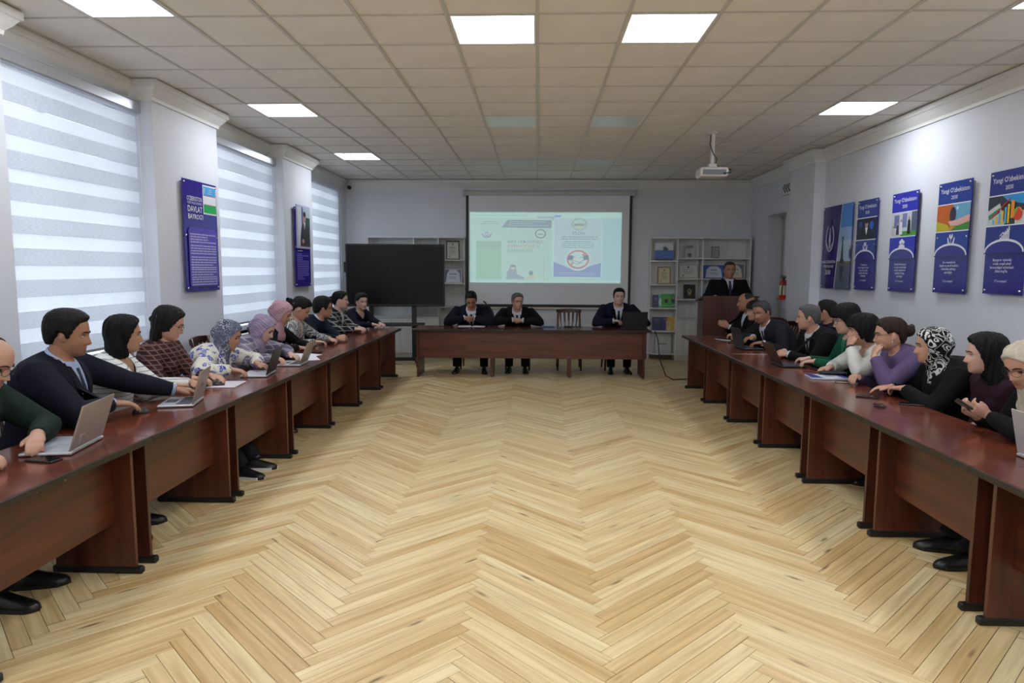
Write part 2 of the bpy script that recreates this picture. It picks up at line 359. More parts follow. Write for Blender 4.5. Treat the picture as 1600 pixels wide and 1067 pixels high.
for i, (a, b) in enumerate(BAYS):
    wn_ = empty('window_%d' % (i+1), ((XL-.2), (a+b)/2, SILL)); tag(wn_, kind='structure')
    hw = (b-a)/2; f = MB()
    for y0, y1, z0, z1 in ((-hw, hw, 0, .07), (-hw, hw, HEAD-SILL-.07, HEAD-SILL), (-hw, -hw+.07, 0, HEAD-SILL), (hw-.07, hw, 0, HEAD-SILL), (-.04, .04, 0, HEAD-SILL), (-hw, hw, 1.55, 1.62)):
        f.box(-.035, .035, y0, y1, z0, z1, b=.006)
    f.build('window_frame', m_frame, wn_)
    f = MB(); f.box(-.006, .006, -hw+.05, -.02, .05, HEAD-SILL-.05); f.build('pane', m_gl, wn_)
    f = MB(); f.box(-.006, .006, .02, hw-.05, .05, HEAD-SILL-.05); f.build('pane', m_gl, wn_)
    f = MB(); f.box(-.02, .24, -hw-.03, hw+.03, -.035, 0, b=.006); f.build('window_sill', m_trim, wn_)
    if i < 2: bl_lab = 'zebra roller blind out of view beside the camera'
    zb = {4: 1.18}.get(i, 1.02); ztop = 3.1
    e = empty('zebra_blind', (XL+.07, (a+b)/2, zb)); bw = (b-a)/2+.015
    tag(e, blind_lab.get(i, 'zebra roller blind on a window behind the camera'), 'roller blind', 'zebra blinds on the window wall')
    f = MB(); f.box(-.05, .05, -bw-.02, bw+.02, ztop-zb-.03, ztop-zb+.07, b=.012); f.build('headrail', m_rail, e)
    z = zb; k = 0
    while z < ztop-.04:
        h = .125 if k % 2 == 0 else .1
        f = MB(); x = 0 if k % 2 == 0 else -.008; z1 = min(z+h, ztop-.03)
        rr = [[(x+.004*math.sin(3.1*yy+k*1.7), yy, zz) for yy in np.linspace(-bw, bw, 9)] for zz in (z-zb, (z+z1)/2-zb, z1-zb)]
        f.loft(rr, cap=False, closed=False)
        f.build('opaque_band' if k % 2 == 0 else 'sheer_band', m_opq if k % 2 == 0 else m_shr, e, True, fix=False)
        z += h; k += 1
    f = MB(); f.box(-.012, .012, -bw, bw, -.025, .004, b=.006); f.build('bottom_bar', m_rail, e)
    f = MB(); f.tube([(.03, bw-.03, ztop-zb), (.034, bw-.03, .3), (.03, bw-.025, ztop-zb)], .003, 6); f.build('pull_chain', m_frame, e)
# ---------------- furniture ----------------
def wood(name, c0, c1, axis='y', rough=.3, coat=.3, scale=1.0):
    m, nt, b, N, L = newmat(name); tc = N.new('ShaderNodeTexCoord'); mp = N.new('ShaderNodeMapping')
    st = {'x': (1.2, 14, 14), 'y': (14, 1.2, 14), 'z': (14, 14, 1.2)}[axis]; mp.inputs['Scale'].default_value = [v*scale for v in st]; L.new(tc.outputs['Object'], mp.inputs[0])
    n = N.new('ShaderNodeTexNoise'); n.inputs['Scale'].default_value = 1; n.inputs['Detail'].default_value = 6; n.inputs['Distortion'].default_value = .8; L.new(mp.outputs[0], n.inputs['Vector'])
    cr = N.new('ShaderNodeValToRGB'); cr.color_ramp.elements[0].color = c0; cr.color_ramp.elements[1].color = c1; cr.color_ramp.elements[0].position = .32; cr.color_ramp.elements[1].position = .68
    L.new(n.outputs[0], cr.inputs[0]); L.new(cr.outputs[0], b.inputs['Base Color']); b.inputs['Roughness'].default_value = rough; b.inputs['Coat Weight'].default_value = coat; b.inputs['Coat Roughness'].default_value = .12
    return m
m_top = wood('mahogany_top', srgb(82, 36, 22), srgb(120, 58, 36), 'x', .22, .4)
m_pan = wood('mahogany_panel', srgb(66, 31, 18), srgb(98, 48, 28), 'y', .36, .1)
m_leg = wood('mahogany_leg', srgb(64, 30, 20), srgb(94, 48, 30), 'z', .36, .15)
m_panx = wood('mahogany_panel_cross', srgb(78, 38, 30), srgb(108, 56, 44), 'x', .36, .15)
m_edge, nt, bs, N, L = newmat('worn_black_edge')
tc = N.new('ShaderNodeTexCoord'); n = N.new('ShaderNodeTexNoise'); n.inputs['Scale'].default_value = 34; n.inputs['Detail'].default_value = 2; L.new(tc.outputs['Object'], n.inputs['Vector'])
cr = N.new('ShaderNodeValToRGB'); cr.color_ramp.elements[0].position = .70; cr.color_ramp.elements[0].color = srgb(34, 28, 25); cr.color_ramp.elements[1].position = .74; cr.color_ramp.elements[1].color = srgb(168, 142, 104)
L.new(n.outputs[0], cr.inputs[0]); L.new(cr.outputs[0], bs.inputs['Base Color']); bs.inputs['Roughness'].default_value = .4
m_blk = pmat('black_plastic', srgb(22, 22, 23), .45, noise=.2, nscale=30)
TOPZ = .76
def desk(side, y0, y1, label):
    xf = -2.12 if side < 0 else 2.08
    s = side
    e = empty('desk', (xf+s*.3, (y0+y1)/2, 0)); h = (y1-y0)/2
    tag(e, label, 'desk', 'dark red desks in the %s row' % ('window side' if s < 0 else 'poster side'))
    X = lambda d: s*(d-.3)
    q = MB(); q.box(X(.012), X(.6), -h+.001, h-.001, TOPZ-.03, TOPZ, b=.003); q.build('tabletop', m_top, e)
    q = MB(); q.box(X(0), X(.013), -h+.001, h-.001, TOPZ-.034, TOPZ+.0005, b=.004); q.build('edge_band', m_edge, e)
    for sg in (-1, 1):
        yc = sg*(h-.07)
        q = MB(); q.box(X(.085), X(.54), yc-.0125, yc+.0125, .03, TOPZ-.03, b=.002); lg = q.build('leg_panel', m_leg, e)
        q = MB(); q.box(X(.05), X(.56), yc-.02, yc+.02, 0, .04, b=.008); q.build('foot', m_blk, lg)
    q = MB(); q.box(X(.19), X(.208), -h+.083, h-.083, .29, TOPZ-.03, b=.002); q.build('modesty_panel', m_pan, e)
    return e
yl, ul_, yr, ur_ = 3.62, 1.154, 3.27, 1.09
LD = ['desk by the windows under the green sweatered man and large silver laptop', 'desk by the windows under the navy suited man and his silver laptop', 'desk by the windows under the black laptop of the woman in floral blouse', 'desk by the windows with loose white papers on it', 'desk by the windows in front of the man in glasses', 'desk by the windows in front of the woman in the checked black jacket', 'last desk by the windows, beside the large black display']
for k in range(7): desk(-1, yl+ul_*(k-1), yl+ul_*k, LD[k])
RD = ['desk by the posters with the white laptop at its edge', 'desk by the posters with a tangle of keys and two phones on it', 'desk by the posters with the blue and white notebook on it', 'desk by the posters in front of the woman in the green jacket', 'desk by the posters under the brown backed laptop', 'desk by the posters under the black laptop of the leaning man', 'last desk by the posters, beside the lectern']
for k in range(7): desk(1, yr+ur_*(k-1), yr+ur_*k, RD[k])
# long head table
e = empty('head_table', (-.1, 10.85, 0)); tag(e, 'long dark wooden head table below the projection screen', 'table')
HX0, HX1, HY0, HY1 = -1.94, 1.76, 10.46, 11.14
q = MB(); q.box(HX0+.1, HX1+.1, HY0-10.85+.012, HY1-10.85, TOPZ-.03, TOPZ, b=.003); q.build('tabletop', m_top, e)
q = MB(); q.box(HX0+.1, HX1+.1, HY0-10.85, HY0-10.85+.013, TOPZ-.034, TOPZ, b=.004); q.build('edge_band', m_edge, e)
q = MB(); q.box(HX0+.15, HX1+.04, HY0-10.85+.1, HY0-10.85+.12, .30, TOPZ-.03, b=.002); q.build('modesty_panel', m_panx, e)
for x in (-1.86, 1.66):
    q = MB(); q.box(x+.1-.014, x+.1+.014, HY0-10.85+.04, HY1-10.85-.06, 0, TOPZ-.03, b=.002); q.build('leg_panel', m_leg, e)
for x in (-.70, .52):
    q = MB(); q.box(x+.1-.025, x+.1+.025, HY0-10.85+.12, HY1-10.85-.2, 0, TOPZ-.03, b=.004); q.build('leg_panel', m_leg, e)

# chairs
m_chair = wood('dark_chair_wood', srgb(38, 18, 15), srgb(66, 32, 25), 'z', .28, .4)
m_seat = pmat('chair_seat_cloth', srgb(70, 40, 34), .8, noise=.2, nscale=60)
def make_chair():
    e = empty('chair')
    q = MB(); q.box(-.21, .21, -.2, .22, .43, .475, b=.015); q.build('seat', m_seat, e)
    q = MB(); q.box(-.2, .2, .18, .2, .38, .43); q.box(-.2, .2, -.19, -.17, .38, .43); q.box(-.2, -.18, -.18, .2, .38, .43); q.box(.18, .2, -.18, .2, .38, .43); q.build('seat_frame', m_chair, e)
    for x in (-.19, .19):
        q = MB(); q.tube([(x, .19, .43), (x, .195, .2), (x*1.03, .2, 0)], [.021, .018, .014], 8); q.build('leg', m_chair, e, True)
        q = MB(); q.tube([(x*1.03, -.24, 0), (x, -.2, .25), (x, -.19, .46), (x, -.215, .75), (x*.98, -.265, 1.0)], [.015, .019, .021, .018, .016], 8); q.build('leg', m_chair, e, True)
    rings = []
    for x in np.linspace(-.215, .215, 9):
        yy = -.262-.03*(1-(x/.215)**2); hh = .035+.012*(1-(x/.215)**2)
        rings.append([(x, yy-.012, .965-.02), (x, yy+.012, .965-.02), (x, yy+.012, .965+hh), (x, yy-.012, .965+hh)])
    q = MB(); q.loft(rings); q.build('top_rail', m_chair, e)
    q = MB(); q.box(-.18, .18, -.21, -.19, .5, .54, b=.004); q.build('lower_rail', m_chair, e)
    for k in range(5):
        xt = (k-2)*.075; xb = (k-2)*.045; q = MB()
        q.loft([[(xb+dx, -.2+dy, .53) for dx, dy in ((-.012, -.006), (.012, -.006), (.012, .006), (-.012, .006))], [(xt*.9+dx, -.235+dy, .78) for dx, dy in ((-.013, -.006), (.013, -.006), (.013, .006), (-.013, .006))], [(xt+dx*1.6, -.272-.02*(1-(xt/.2)**2)+dy, .955) for dx, dy in ((-.013, -.006), (.013, -.006), (.013, .006), (-.013, .006))]])
        q.build('slat', m_chair, e)
    return e
CHAIR = make_chair(); CHAIR_USED = [False]
def chair(x, y, rz, label, group='dark wooden slat back chairs'):
    o = copy_tree(CHAIR) if CHAIR_USED[0] else CHAIR
    CHAIR_USED[0] = True
    o.location = (x, y, 0); o.rotation_euler = (0, 0, math.radians(rz)-math.pi/2); tag(o, label, 'chair', group); return o

# ---- flat printing on boards: real flat artwork, layered by fractions of a millimetre ----
def flatmat(col, rough=.35, emit=0):
    c = tuple(int(v) for v in col); nm = 'ink_%d_%d_%d_%s' % (c+(('e%d' % int(emit*100)) if emit else 'p',))
    return pmat(nm, srgb(*c), rough, emit=emit)
_txt = {}
def text_geo(body, bold=False):
    if body in _txt: return _txt[body]
    cu = bpy.data.curves.new('t', 'FONT'); cu.body = body; cu.size = 1; cu.resolution_u = 2
    if bold: cu.offset = .005
    o = bpy.data.objects.new('t', cu); COL.objects.link(o)
    dg = bpy.context.evaluated_depsgraph_get(); me = bpy.data.meshes.new_from_object(o.evaluated_get(dg))
    vs = [tuple(v.co) for v in me.vertices]; fs = [tuple(p.vertices) for p in me.polygons]
    bpy.data.objects.remove(o); bpy.data.curves.remove(cu); bpy.data.meshes.remove(me)
    xs_ = [v[0] for v in vs] or [0, 1]; wd = max(xs_)-min(xs_); x0 = min(xs_)
    _txt[body] = ([(v[0]-x0, v[1]) for v in vs], fs, wd); return _txt[body]
class Art:
    # O: top-left corner, U: right, Vd: down, Nn: towards the viewer (world or local vectors); w,h size in metres
    def __init__(s, O, U, Vd, Nn, emit=0, step=.0004):
        s.O, s.U, s.D, s.N = V(O), V(U), V(Vd), V(Nn); s.mb = MB(); s.mats = []; s.k = 0; s.emit = emit; s.step = step; s.wash = 0
    def mi(s, col):
        if s.wash: col = tuple(c*(1-s.wash)+p*s.wash for c, p in zip(col, (188, 218, 214)))
        m = flatmat(col, emit=s.emit)
        if m not in s.mats: s.mats.append(m)
        return s.mats.index(m)
    def P(s, u, v): return s.O+s.U*u+s.D*v+s.N*(s.step*s.k)
    def poly(s, pts, col): s.k += 1; s.mb.poly([s.P(u, v) for u, v in pts], s.mi(col))
    def rect(s, u0, u1, v0, v1, col): s.poly([(u0, v0), (u0, v1), (u1, v1), (u1, v0)], col)
    def disc(s, u, v, r, col, ry=None, n=24, a0=0, a1=360):
        ry = ry or r; pts = [(u+r*math.cos(math.radians(a0+(a1-a0)*i/n)), v+ry*math.sin(math.radians(a0+(a1-a0)*i/n))) for i in range(n if a1-a0 == 360 else n+1)]; s.poly(pts, col)
    def ring(s, u, v, r, t, col, ry=None, n=28, a0=0, a1=360):
        ry = ry or r; s.k += 1; m = s.mi(col)
        for i in range(n):
            q = []
            for j, rr in ((i, 1), (i+1, 1), (i+1, 0), (i, 0)):
                a = math.radians(a0+(a1-a0)*j/n); q.append(s.P(u+(r-(0 if rr else t))*math.cos(a), v+(ry-(0 if rr else t))*math.sin(a)))
            s.mb.poly(q, m)
    def line(s, u0, v0, u1, v1, w, col):
        dx, dy = u1-u0, v1-v0; l = math.hypot(dx, dy); nx, ny = -dy/l*w/2, dx/l*w/2
        s.poly([(u0+nx, v0+ny), (u0-nx, v0-ny), (u1-nx, v1-ny), (u1+nx, v1+ny)], col)
    def text(s, body, u, v, size, col, align='c', maxw=None, bold=True):
        vs, fs, wd = text_geo(body, bold); sx = size
        if maxw and wd*size > maxw: sx = maxw/wd
        off = {'c': -wd*sx/2, 'l': 0, 'r': -wd*sx}[align]; s.k += 1
        s.mb.add([s.P(u+off+x*sx, v-y*size) for x, y in vs], fs, s.mi(col))
    def lines(s, u0, u1, v0, v1, n, col, th=.4, center=False):
        s.k += 1; m = s.mi(col); dv = (v1-v0)/n
        for i in range(n):
            a, b = u0, u1
            if center: k = random.uniform(0, .18)*(u1-u0); a += k; b -= k
            elif random.random() < .25: b -= random.uniform(.1, .6)*(u1-u0)
            x = a
            while x < b:
                wl = min(random.uniform(.05, .16)*(u1-u0), b-x); vv = v0+dv*i
                s.mb.poly([s.P(x, vv), s.P(x, vv+dv*th), s.P(x+wl*.85, vv+dv*th), s.P(x+wl*.85, vv)], m); x += wl
    def build(s, parent, name='print'):
        o = s.mb.build(name, s.mats, parent, fix=False)
        return o
m_chr = pmat('standoff_chrome', srgb(200, 202, 206), .25, .9)
def board(name, x, yc, zc, wd, ht, label, facing, base, edge=(40, 30, 130)):
    # facing +1: board on the left wall looking to +X; -1: on the right wall looking to -X
    e = empty(name, (x, yc, zc)); tag(e, label, 'poster')
    q = MB(); q.box(0, facing*.008, -wd/2, wd/2, -ht/2, ht/2, b=.001); q.build('panel', flatmat(base, .15), e)
    for yy in (-wd/2+.03, wd/2-.03):
        for zz in (-ht/2+.03, 0, ht/2-.03):
            q = MB(); q.cyl((-facing*.025, yy, zz), .011, facing*.04, 12, axis='x'); q.build('standoff', m_chr, e, True)
    U = V((0, -1, 0)) if facing < 0 else V((0, 1, 0))
    # viewer looks at the board from the room: on the left wall its right hand is +Y, on the right wall -Y
    return e, Art((facing*.0086, (-wd/2 if facing > 0 else wd/2), ht/2), U, (0, 0, -1), (facing, 0, 0))
WHITE = (226, 226, 236)
# -- left wall: flag board
e, A = board('flag_poster', XLP+.03, 6.98, 2.005, .70, 1.11, 'blue wall poster with a small striped flag and columns of text', 1, (50, 36, 140))
A.rect(.40, .69, .02, .32, WHITE); A.rect(.412, .68, .035, .125, (60, 160, 215)); A.rect(.412, .68, .125, .131, (200, 60, 60)); A.rect(.412, .68, .216, .221, (200, 60, 60)); A.rect(.412, .68, .221, .305, (20, 165, 85))
A.disc(.45, .08, .028, WHITE); A.disc(.46, .08, .026, (60, 160, 215))
for i, c in enumerate((3, 4, 5)):
    for j in range(c): A.disc(.50+.02*(j+(5-c)), .062+.02*i, .006, WHITE, n=6)
A.text("O'ZBEKISTON", .36, .205, .062, WHITE, 'r', .30); A.text('RESPUBLIKASINING', .36, .238, .034, (190, 188, 225), 'r', .31); A.text('DAVLAT', .36, .315, .085, WHITE, 'r', .29); A.text("BAYROG'I", .37, .385, .07, WHITE, 'r', .30)
A.poly([(.06, .50), (.10, .47), (.62, .47), (.655, .50), (.655, 1.03), (.62, 1.06), (.08, 1.06), (.06, 1.04)], (84, 70, 176))
for v0, n in ((.53, 4), (.645, 4), (.76, 5), (.885, 4), (.985, 3)): A.lines(.09, .63, v0, v0+n*.026, n, (196, 192, 230), .45)
A.build(e)
# -- left wall: portrait board
e, A = board('portrait_poster', XLP+.03, 10.02, 1.99, .66, 1.14, 'blue wall poster with a framed portrait of a seated person above text', 1, (52, 38, 142))
A.lines(.08, .58, .66, 1.05, 15, (128, 118, 200), .45); A.text('', .3, .6, .03, WHITE); A.lines(.1, .56, .615, .64, 1, WHITE)
A.build(e)
q = MB(); q.box(.012, .03, -.29, .29, -.02, .61, b=.012); fr_ = q.build('portrait_frame', flatmat((176, 172, 214), .3), e)
A = Art((.0306, -.26, .58), (0, 1, 0), (0, 0, -1), (1, 0, 0))
A.rect(0, .52, 0, .56, (176, 184, 198)); A.rect(.0, .17, 0, .56, (198, 204, 212)); A.rect(.17, .23, 0, .5, (80, 90, 160)); A.rect(.30, .52, .14, .56, (28, 66, 58))
A.poly([(.10, .56), (.12, .40), (.16, .27), (.24, .22), (.34, .22), (.42, .27), (.47, .42), (.48, .56)], (34, 34, 40)); A.poly([(.25, .22), (.33, .22), (.29, .36)], WHITE); A.line(.29, .23, .29, .34, .02, (40, 40, 70))
A.disc(.29, .14, .055, (178, 138, 116), .075); A.disc(.29, .098, .056, (30, 26, 25), .04); A.disc(.21, .49, .05, (178, 138, 116), .032); A.rect(.10, .48, .53, .56, (70, 44, 34))
A.build(fr_, 'portrait_print')
# -- right wall posters
RB = XR-.03
def strip(yc, zc, wd, ht, label, kind, title_lines, foot, tint):
    e, A = board('strategy_poster', RB, yc, zc, wd, ht, label, -1, (40, 26, 128)); s_ = ht/1.06
    A.rect(0, wd, 0, .21*s_, tint); A.text("Yangi O'zbekiston", wd/2, .10*s_, .062*s_, WHITE, 'c', wd*.86); A.text('2030', wd/2, .165*s_, .05*s_, WHITE)
    A.rect(0, wd, .205*s_, .215*s_, WHITE)
    p0, p1 = .215*s_, .465*s_
    if kind == 'man':
        A.rect(0, wd, p0, p1, (24, 30, 66)); A.disc(wd*.75, p0+.09, .05, (50, 90, 190)); A.disc(wd*.2, p0+.07, .04, (60, 70, 150))
        A.poly([(wd*.18, p1), (wd*.24, p0+.15), (wd*.42, p0+.11), (wd*.6, p0+.11), (wd*.76, p0+.15), (wd*.84, p1)], (22, 22, 30)); A.poly([(wd*.44, p0+.11), (wd*.58, p0+.11), (wd*.51, p0+.2)], WHITE)
        A.disc(wd*.51, p0+.07, .038, (190, 150, 128), .05); A.disc(wd*.51, p0+.04, .04, (38, 32, 30), .026)
    elif kind == 'hall':
        A.rect(0, wd, p0, p1, (200, 206, 214)); A.rect(wd*.12, wd*.32, p0+.02, p0+.16, (110, 120, 170)); A.rect(wd*.45, wd*.62, p0+.01, p0+.16, (120, 130, 180)); A.rect(wd*.8, wd, p0, p0+.2, (90, 100, 120)); A.rect(wd*.4, wd, p0+.2, p1, (70, 150, 60))
        for u_, c, hh in ((.1, (200, 190, 190), .09), (.28, (60, 60, 74), .12), (.42, (230, 230, 235), .15), (.72, (26, 26, 30), .17)):
            A.poly([(wd*u_-.03, p1-.02), (wd*u_-.02, p1-hh), (wd*u_+.02, p1-hh), (wd*u_+.03, p1-.02)], c); A.disc(wd*u_, p1-hh-.018, .016, (190, 150, 130), n=10)
    elif kind == 'hands':
        A.rect(0, wd, p0, p1, (200, 150, 60)); A.poly([(0, p0), (wd*.55, p0), (wd*.4, p1), (0, p1)], (192, 96, 40)); A.poly([(0, p1), (0, p1-.1), (wd*.35, p1-.06), (wd*.45, p1)], (190, 176, 50)); A.poly([(wd*.5, p0), (wd, p0), (wd, p0+.12), (wd*.5, p0+.16)], (110, 170, 205)); A.poly([(wd*.45, p1), (wd*.6, p1-.04), (wd, p1-.07), (wd, p1)], (60, 140, 60))
        A.disc(wd*.5, p0+.10, .05, (60, 50, 70), .075); A.poly([(wd, p0+.11), (wd*.62, p0+.15), (wd*.36, p0+.16), (wd*.45, p0+.2), (wd*.7, p0+.205), (wd, p0+.17)], (222, 176, 166)); A.disc(wd*.63, p0+.04, .018, (190, 225, 240), n=8)
    else:
        A.rect(0, wd, p0, p1, (52, 60, 72)); A.poly([(wd*.35, p0), (wd, p0), (wd, p0+.1), (wd*.5, p0+.05)], (50, 150, 215)); A.poly([(0, p0+.12), (wd*.3, p0+.06), (wd*.45, p1), (0, p1)], (200, 206, 205)); A.poly([(wd*.02, p0+.16), (wd*.3, p0+.1), (wd*.32, p0+.14), (wd*.04, p0+.2)], (40, 130, 90)); A.rect(wd*.7, wd, p0+.14, p1, (206, 208, 206))
        for i in range(6): A.rect(wd*(.14+.075*i), wd*(.19+.075*i), p1-.05-.024*i, p1-.01, ((110, 180, 220), (230, 190, 40))[i % 2]); 
        A.line(wd*.1, p1-.06, wd*.56, p0+.03, .012, (200, 50, 40)); A.disc(wd*.77, p0+.165, .055, (220, 70, 50)); A.disc(wd*.77, p0+.165, .055, (120, 190, 70), n=10, a0=150, a1=270); A.disc(wd*.77, p0+.165, .055, (235, 150, 40), n=10, a0=270, a1=350); A.rect(wd*.6, wd*.68, p0+.05, p1-.05, (235, 150, 50))
    A.rect(0, wd, p1, p1+.01*s_, WHITE)
    i0 = p1+.01*s_; A.rect(0, wd, i0, .70*s_, tint); cx, cy = wd/2, i0+.085*s_
    if kind == 'man' or kind == 'hands':
        for sg in (-1, 1): A.poly([(cx+sg*.015, cy+.055), (cx+sg*.05, cy+.02), (cx+sg*.06, cy-.03), (cx+sg*.045, cy-.03), (cx+sg*.03, cy+.01), (cx+sg*.012, cy+.025)], WHITE)
        A.disc(cx, cy-.03, .016, WHITE); A.disc(cx-.018, cy-.045, .011, WHITE, .02); A.disc(cx+.018, cy-.045, .011, WHITE, .02); A.line(cx, cy-.02, cx, cy+.03, .006, WHITE)
    elif kind == 'hall':
        for dx, dy, r in ((-.035, .0, .02), (.035, 0, .02), (0, -.012, .024)): A.disc(cx+dx, cy-.03+dy, r, WHITE); A.poly([(cx+dx-r*1.5, cy+.045+dy), (cx+dx-r, cy+dy), (cx+dx+r, cy+dy), (cx+dx+r*1.5, cy+.045+dy)], WHITE)
    else:
        for i in range(6): A.rect(cx-.06+.021*i, cx-.046+.021*i, cy+.05-.018*(i+1)-.02, cy+.05, WHITE)
        A.line(cx-.06, cy, cx-.02, cy-.03, .008, WHITE); A.line(cx-.02, cy-.03, cx+.015, cy-.015, .008, WHITE); A.line(cx+.015, cy-.015, cx+.065, cy-.055, .008, WHITE)
    a0 = .70*s_
    pts = [(wd*.5+wd*.5*math.cos(math.radians(a)), a0-.0-.115*s_*math.sin(math.radians(a))) for a in range(0, 181, 10)]
    A.poly([(wd, a0+.001)]+pts+[(0, a0+.001)], WHITE)
    pts = [(wd*.5+wd*.465*math.cos(math.radians(a)), a0+.004-.10*s_*math.sin(math.radians(a))) for a in range(0, 181, 10)]
    A.poly([(wd*.966, a0+.002), (wd*.966, a0+.004)]+pts+[(wd*.034, a0+.002)], (40, 26, 128)); A.rect(0, wd, a0, a0+.01, (40, 26, 128))
    for i, t_ in enumerate(title_lines): A.text(t_, wd/2, (.775+.032*i)*s_, .033*s_, (214, 212, 236), 'c', wd*.84)
    A.text(foot, wd/2, .955*s_, .03*s_, (206, 204, 232)); A.build(e)
strip(8.46, 2.0, .50, 1.08, 'narrow blue poster with a portrait of a man in a dark suit', 'man', ['“Yoshlar va', 'inson kapitali uchun”', 'tamoyili asosida', 'amalga oshirishga', 'qaratilgan'], '11 ta maqsad', (44, 62, 140))
strip(7.62, 2.0, .52, 1.07, 'narrow blue poster with a picture of people in a bright hall', 'hall', ['Davlat boshqaruvi', 'va xalq xizmatidagi', 'davlat organlarini', 'shakllantirishga', 'qaratilgan'], '16 ta maqsad', (48, 52, 176))
strip(6.74, 2.01, .52, 1.06, 'narrow blue poster with a picture of a hand under a tree', 'hands', ['Suv resurslarini', 'tejash va atrof-muhitni', 'muhofaza qilishga', 'qaratilgan'], '12 ta maqsad', (44, 66, 150))
strip(5.98, 2.02, .50, 1.05, 'narrow blue poster with a picture of colourful bar and pie charts', 'chart', ['Barqaror iqtisodiy', "o'sish orqali aholi", "farovonligini ta'minlash", "bilan bog'liq"], '17 ta maqsad', (46, 56, 136))
strip(5.23, 2.02, .52, 1.05, 'narrow blue poster cut off past the chart poster', 'hands', ['Xavfsizlik'], '7 ta maqsad', (46, 56, 136))
e, A = board('title_poster', RB, 9.28, 2.0, .88, 1.1, 'large blue poster with a white bird emblem and a tower beside water', -1, (36, 18, 104))
A.poly([(.58, 0), (.88, 0), (.88, 1.1), (.44, 1.1)], (72, 130, 205)); A.poly([(.545, .3), (.88, .3), (.88, .5), (.52, .5)], (140, 170, 215)); A.poly([(.52, .5), (.88, .45), (.88, .74), (.49, .74)], (172, 190, 214)); A.poly([(.485, .74), (.88, .74), (.88, .78), (.48, .78)], (112, 84, 72)); A.poly([(.48, .78), (.88, .78), (.88, 1.1), (.44, 1.1)], (84, 92, 116))
A.poly([(.56, .76), (.60, .70), (.625, .46), (.645, .46), (.67, .70), (.72, .76)], (38, 40, 48)); A.disc(.635, .43, .03, (38, 40, 48)); A.disc(.635, .405, .024, (140, 170, 215)); A.poly([(.57, .80), (.70, .80), (.65, 1.0), (.62, 1.0)], (40, 40, 52)); A.disc(.86, .64, .03, (60, 70, 74), .07)
A.poly([(.575, 0), (.59, 0), (.45, 1.1), (.436, 1.1)], WHITE)
g_ = (184, 180, 214); cx, cy = .245, .42
A.ring(cx, cy, .13, .03, g_, .19, a0=-60, a1=240); A.disc(cx+.0, cy-.03, .075, (36, 18, 104), .2)
A.poly([(cx-.012, cy+.13), (cx-.03, cy+.02), (cx-.008, cy-.10), (cx+.008, cy-.10), (cx+.03, cy+.02), (cx+.012, cy+.13)], g_); A.disc(cx, cy-.115, .016, g_)
for i in range(7): A.line(cx-.10+.016*i, cy+.06+.012*i, cx-.02, cy+.15, .006, g_); A.line(cx+.10-.016*i, cy+.06+.012*i, cx+.02, cy+.15, .006, g_)
A.text("YANGI O'ZBEKISTON", .25, .76, .05, WHITE, 'c', .42); A.text('STRATEGIYASI', .25, .82, .05, WHITE, 'c', .38); A.text('2030', .25, .91, .085, WHITE)
A.build(e)

# ---- projection screen ----
e = empty('projection_screen', (.2, YB-.06, .9)); tag(e, 'white pull down projection screen with black borders and a faint projected slide', 'screen')
SX0, SX1 = -1.56, 1.57
q = MB(); q.tube([(SX0-.02, 0, 2.21), (SX1+.02, 0, 2.21)], .045, 12); q.box(SX0-.06, SX0-.02, -.05, .05, 2.15, 2.28, b=.01); q.box(SX1+.02, SX1+.06, -.05, .05, 2.15, 2.28, b=.01); q.build('housing', pmat('screen_case', srgb(196, 196, 194), .4), e)
m_scr = pmat('screen_cloth', srgb(232, 235, 240), .8)
q = MB(); q.box(SX0, SX1, .0, .004, .10, 2.2); q.build('cloth', m_scr, e)
q = MB(); q.box(SX0, SX0+.05, -.003, .0, .06, 2.18); q.box(SX1-.05, SX1, -.003, 0, .06, 2.18); q.box(SX0, SX1, -.003, .0, .06, .12); q.build('border', m_blk, e)
q = MB(); q.tube([(SX0-.02, 0, .045), (SX1+.02, 0, .045)], .022, 8); q.build('weight_bar', MATS['screen_case'], e)
W_, H_ = 2.862, 1.325
A = Art((-1.285-.2, -.0045, 2.757-.9), (1, 0, 0), (0, 0, -1), (0, -1, 0), emit=.3, step=.0003)
A.wash = .42
def zz(x, y): return ((x-28)/1507*W_, (y-67)/720*H_)
def zr(x0, y0, x1, y1, c): a, b = zz(x0, y0); c_, d = zz(x1, y1); A.rect(a, c_, b, d, c)
def zp(pts, c): A.poly([zz(*p) for p in pts], c)
def zt(t_, x, y, sz, c, al='l', mw=None): u, v = zz(x, y); A.text(t_, u, v, sz/720*H_, c, al, mw and mw/1507*W_)
def zl(x0, y0, x1, y1, n, c, cen=False): a, b = zz(x0, y0); c_, d = zz(x1, y1); A.lines(a, c_, b, d, n, c, .4, cen)
zr(28, 67, 1535, 787, (176, 214, 208)); zr(28, 67, 1535, 125, (190, 226, 220)); zr(1345, 125, 1535, 760, (168, 206, 220)); zr(28, 760, 1535, 787, (184, 222, 222))
zl(50, 70, 1250, 84, 1, (150, 186, 184)); zl(50, 96, 600, 110, 1, (146, 182, 182)); zr(695, 112, 870, 148, (176, 156, 196)); zr(870, 97, 933, 118, (124, 152, 214)); zr(85, 125, 850, 770, (180, 214, 206))
zp([(405, 145), (842, 148), (840, 228), (347, 222)], (126, 144, 166)); zr(425, 155, 431, 215, (196, 216, 220)); zl(440, 160, 825, 218, 3, (170, 190, 202)); zl(130, 162, 330, 200, 2, (134, 160, 168), True)
u, v = zz(197, 287); A.ring(u, v, .095, .026, (140, 140, 172), .075, a0=0, a1=180); A.disc(u, v, .04, (150, 150, 180)); A.disc(u, v, .022, (184, 214, 210))
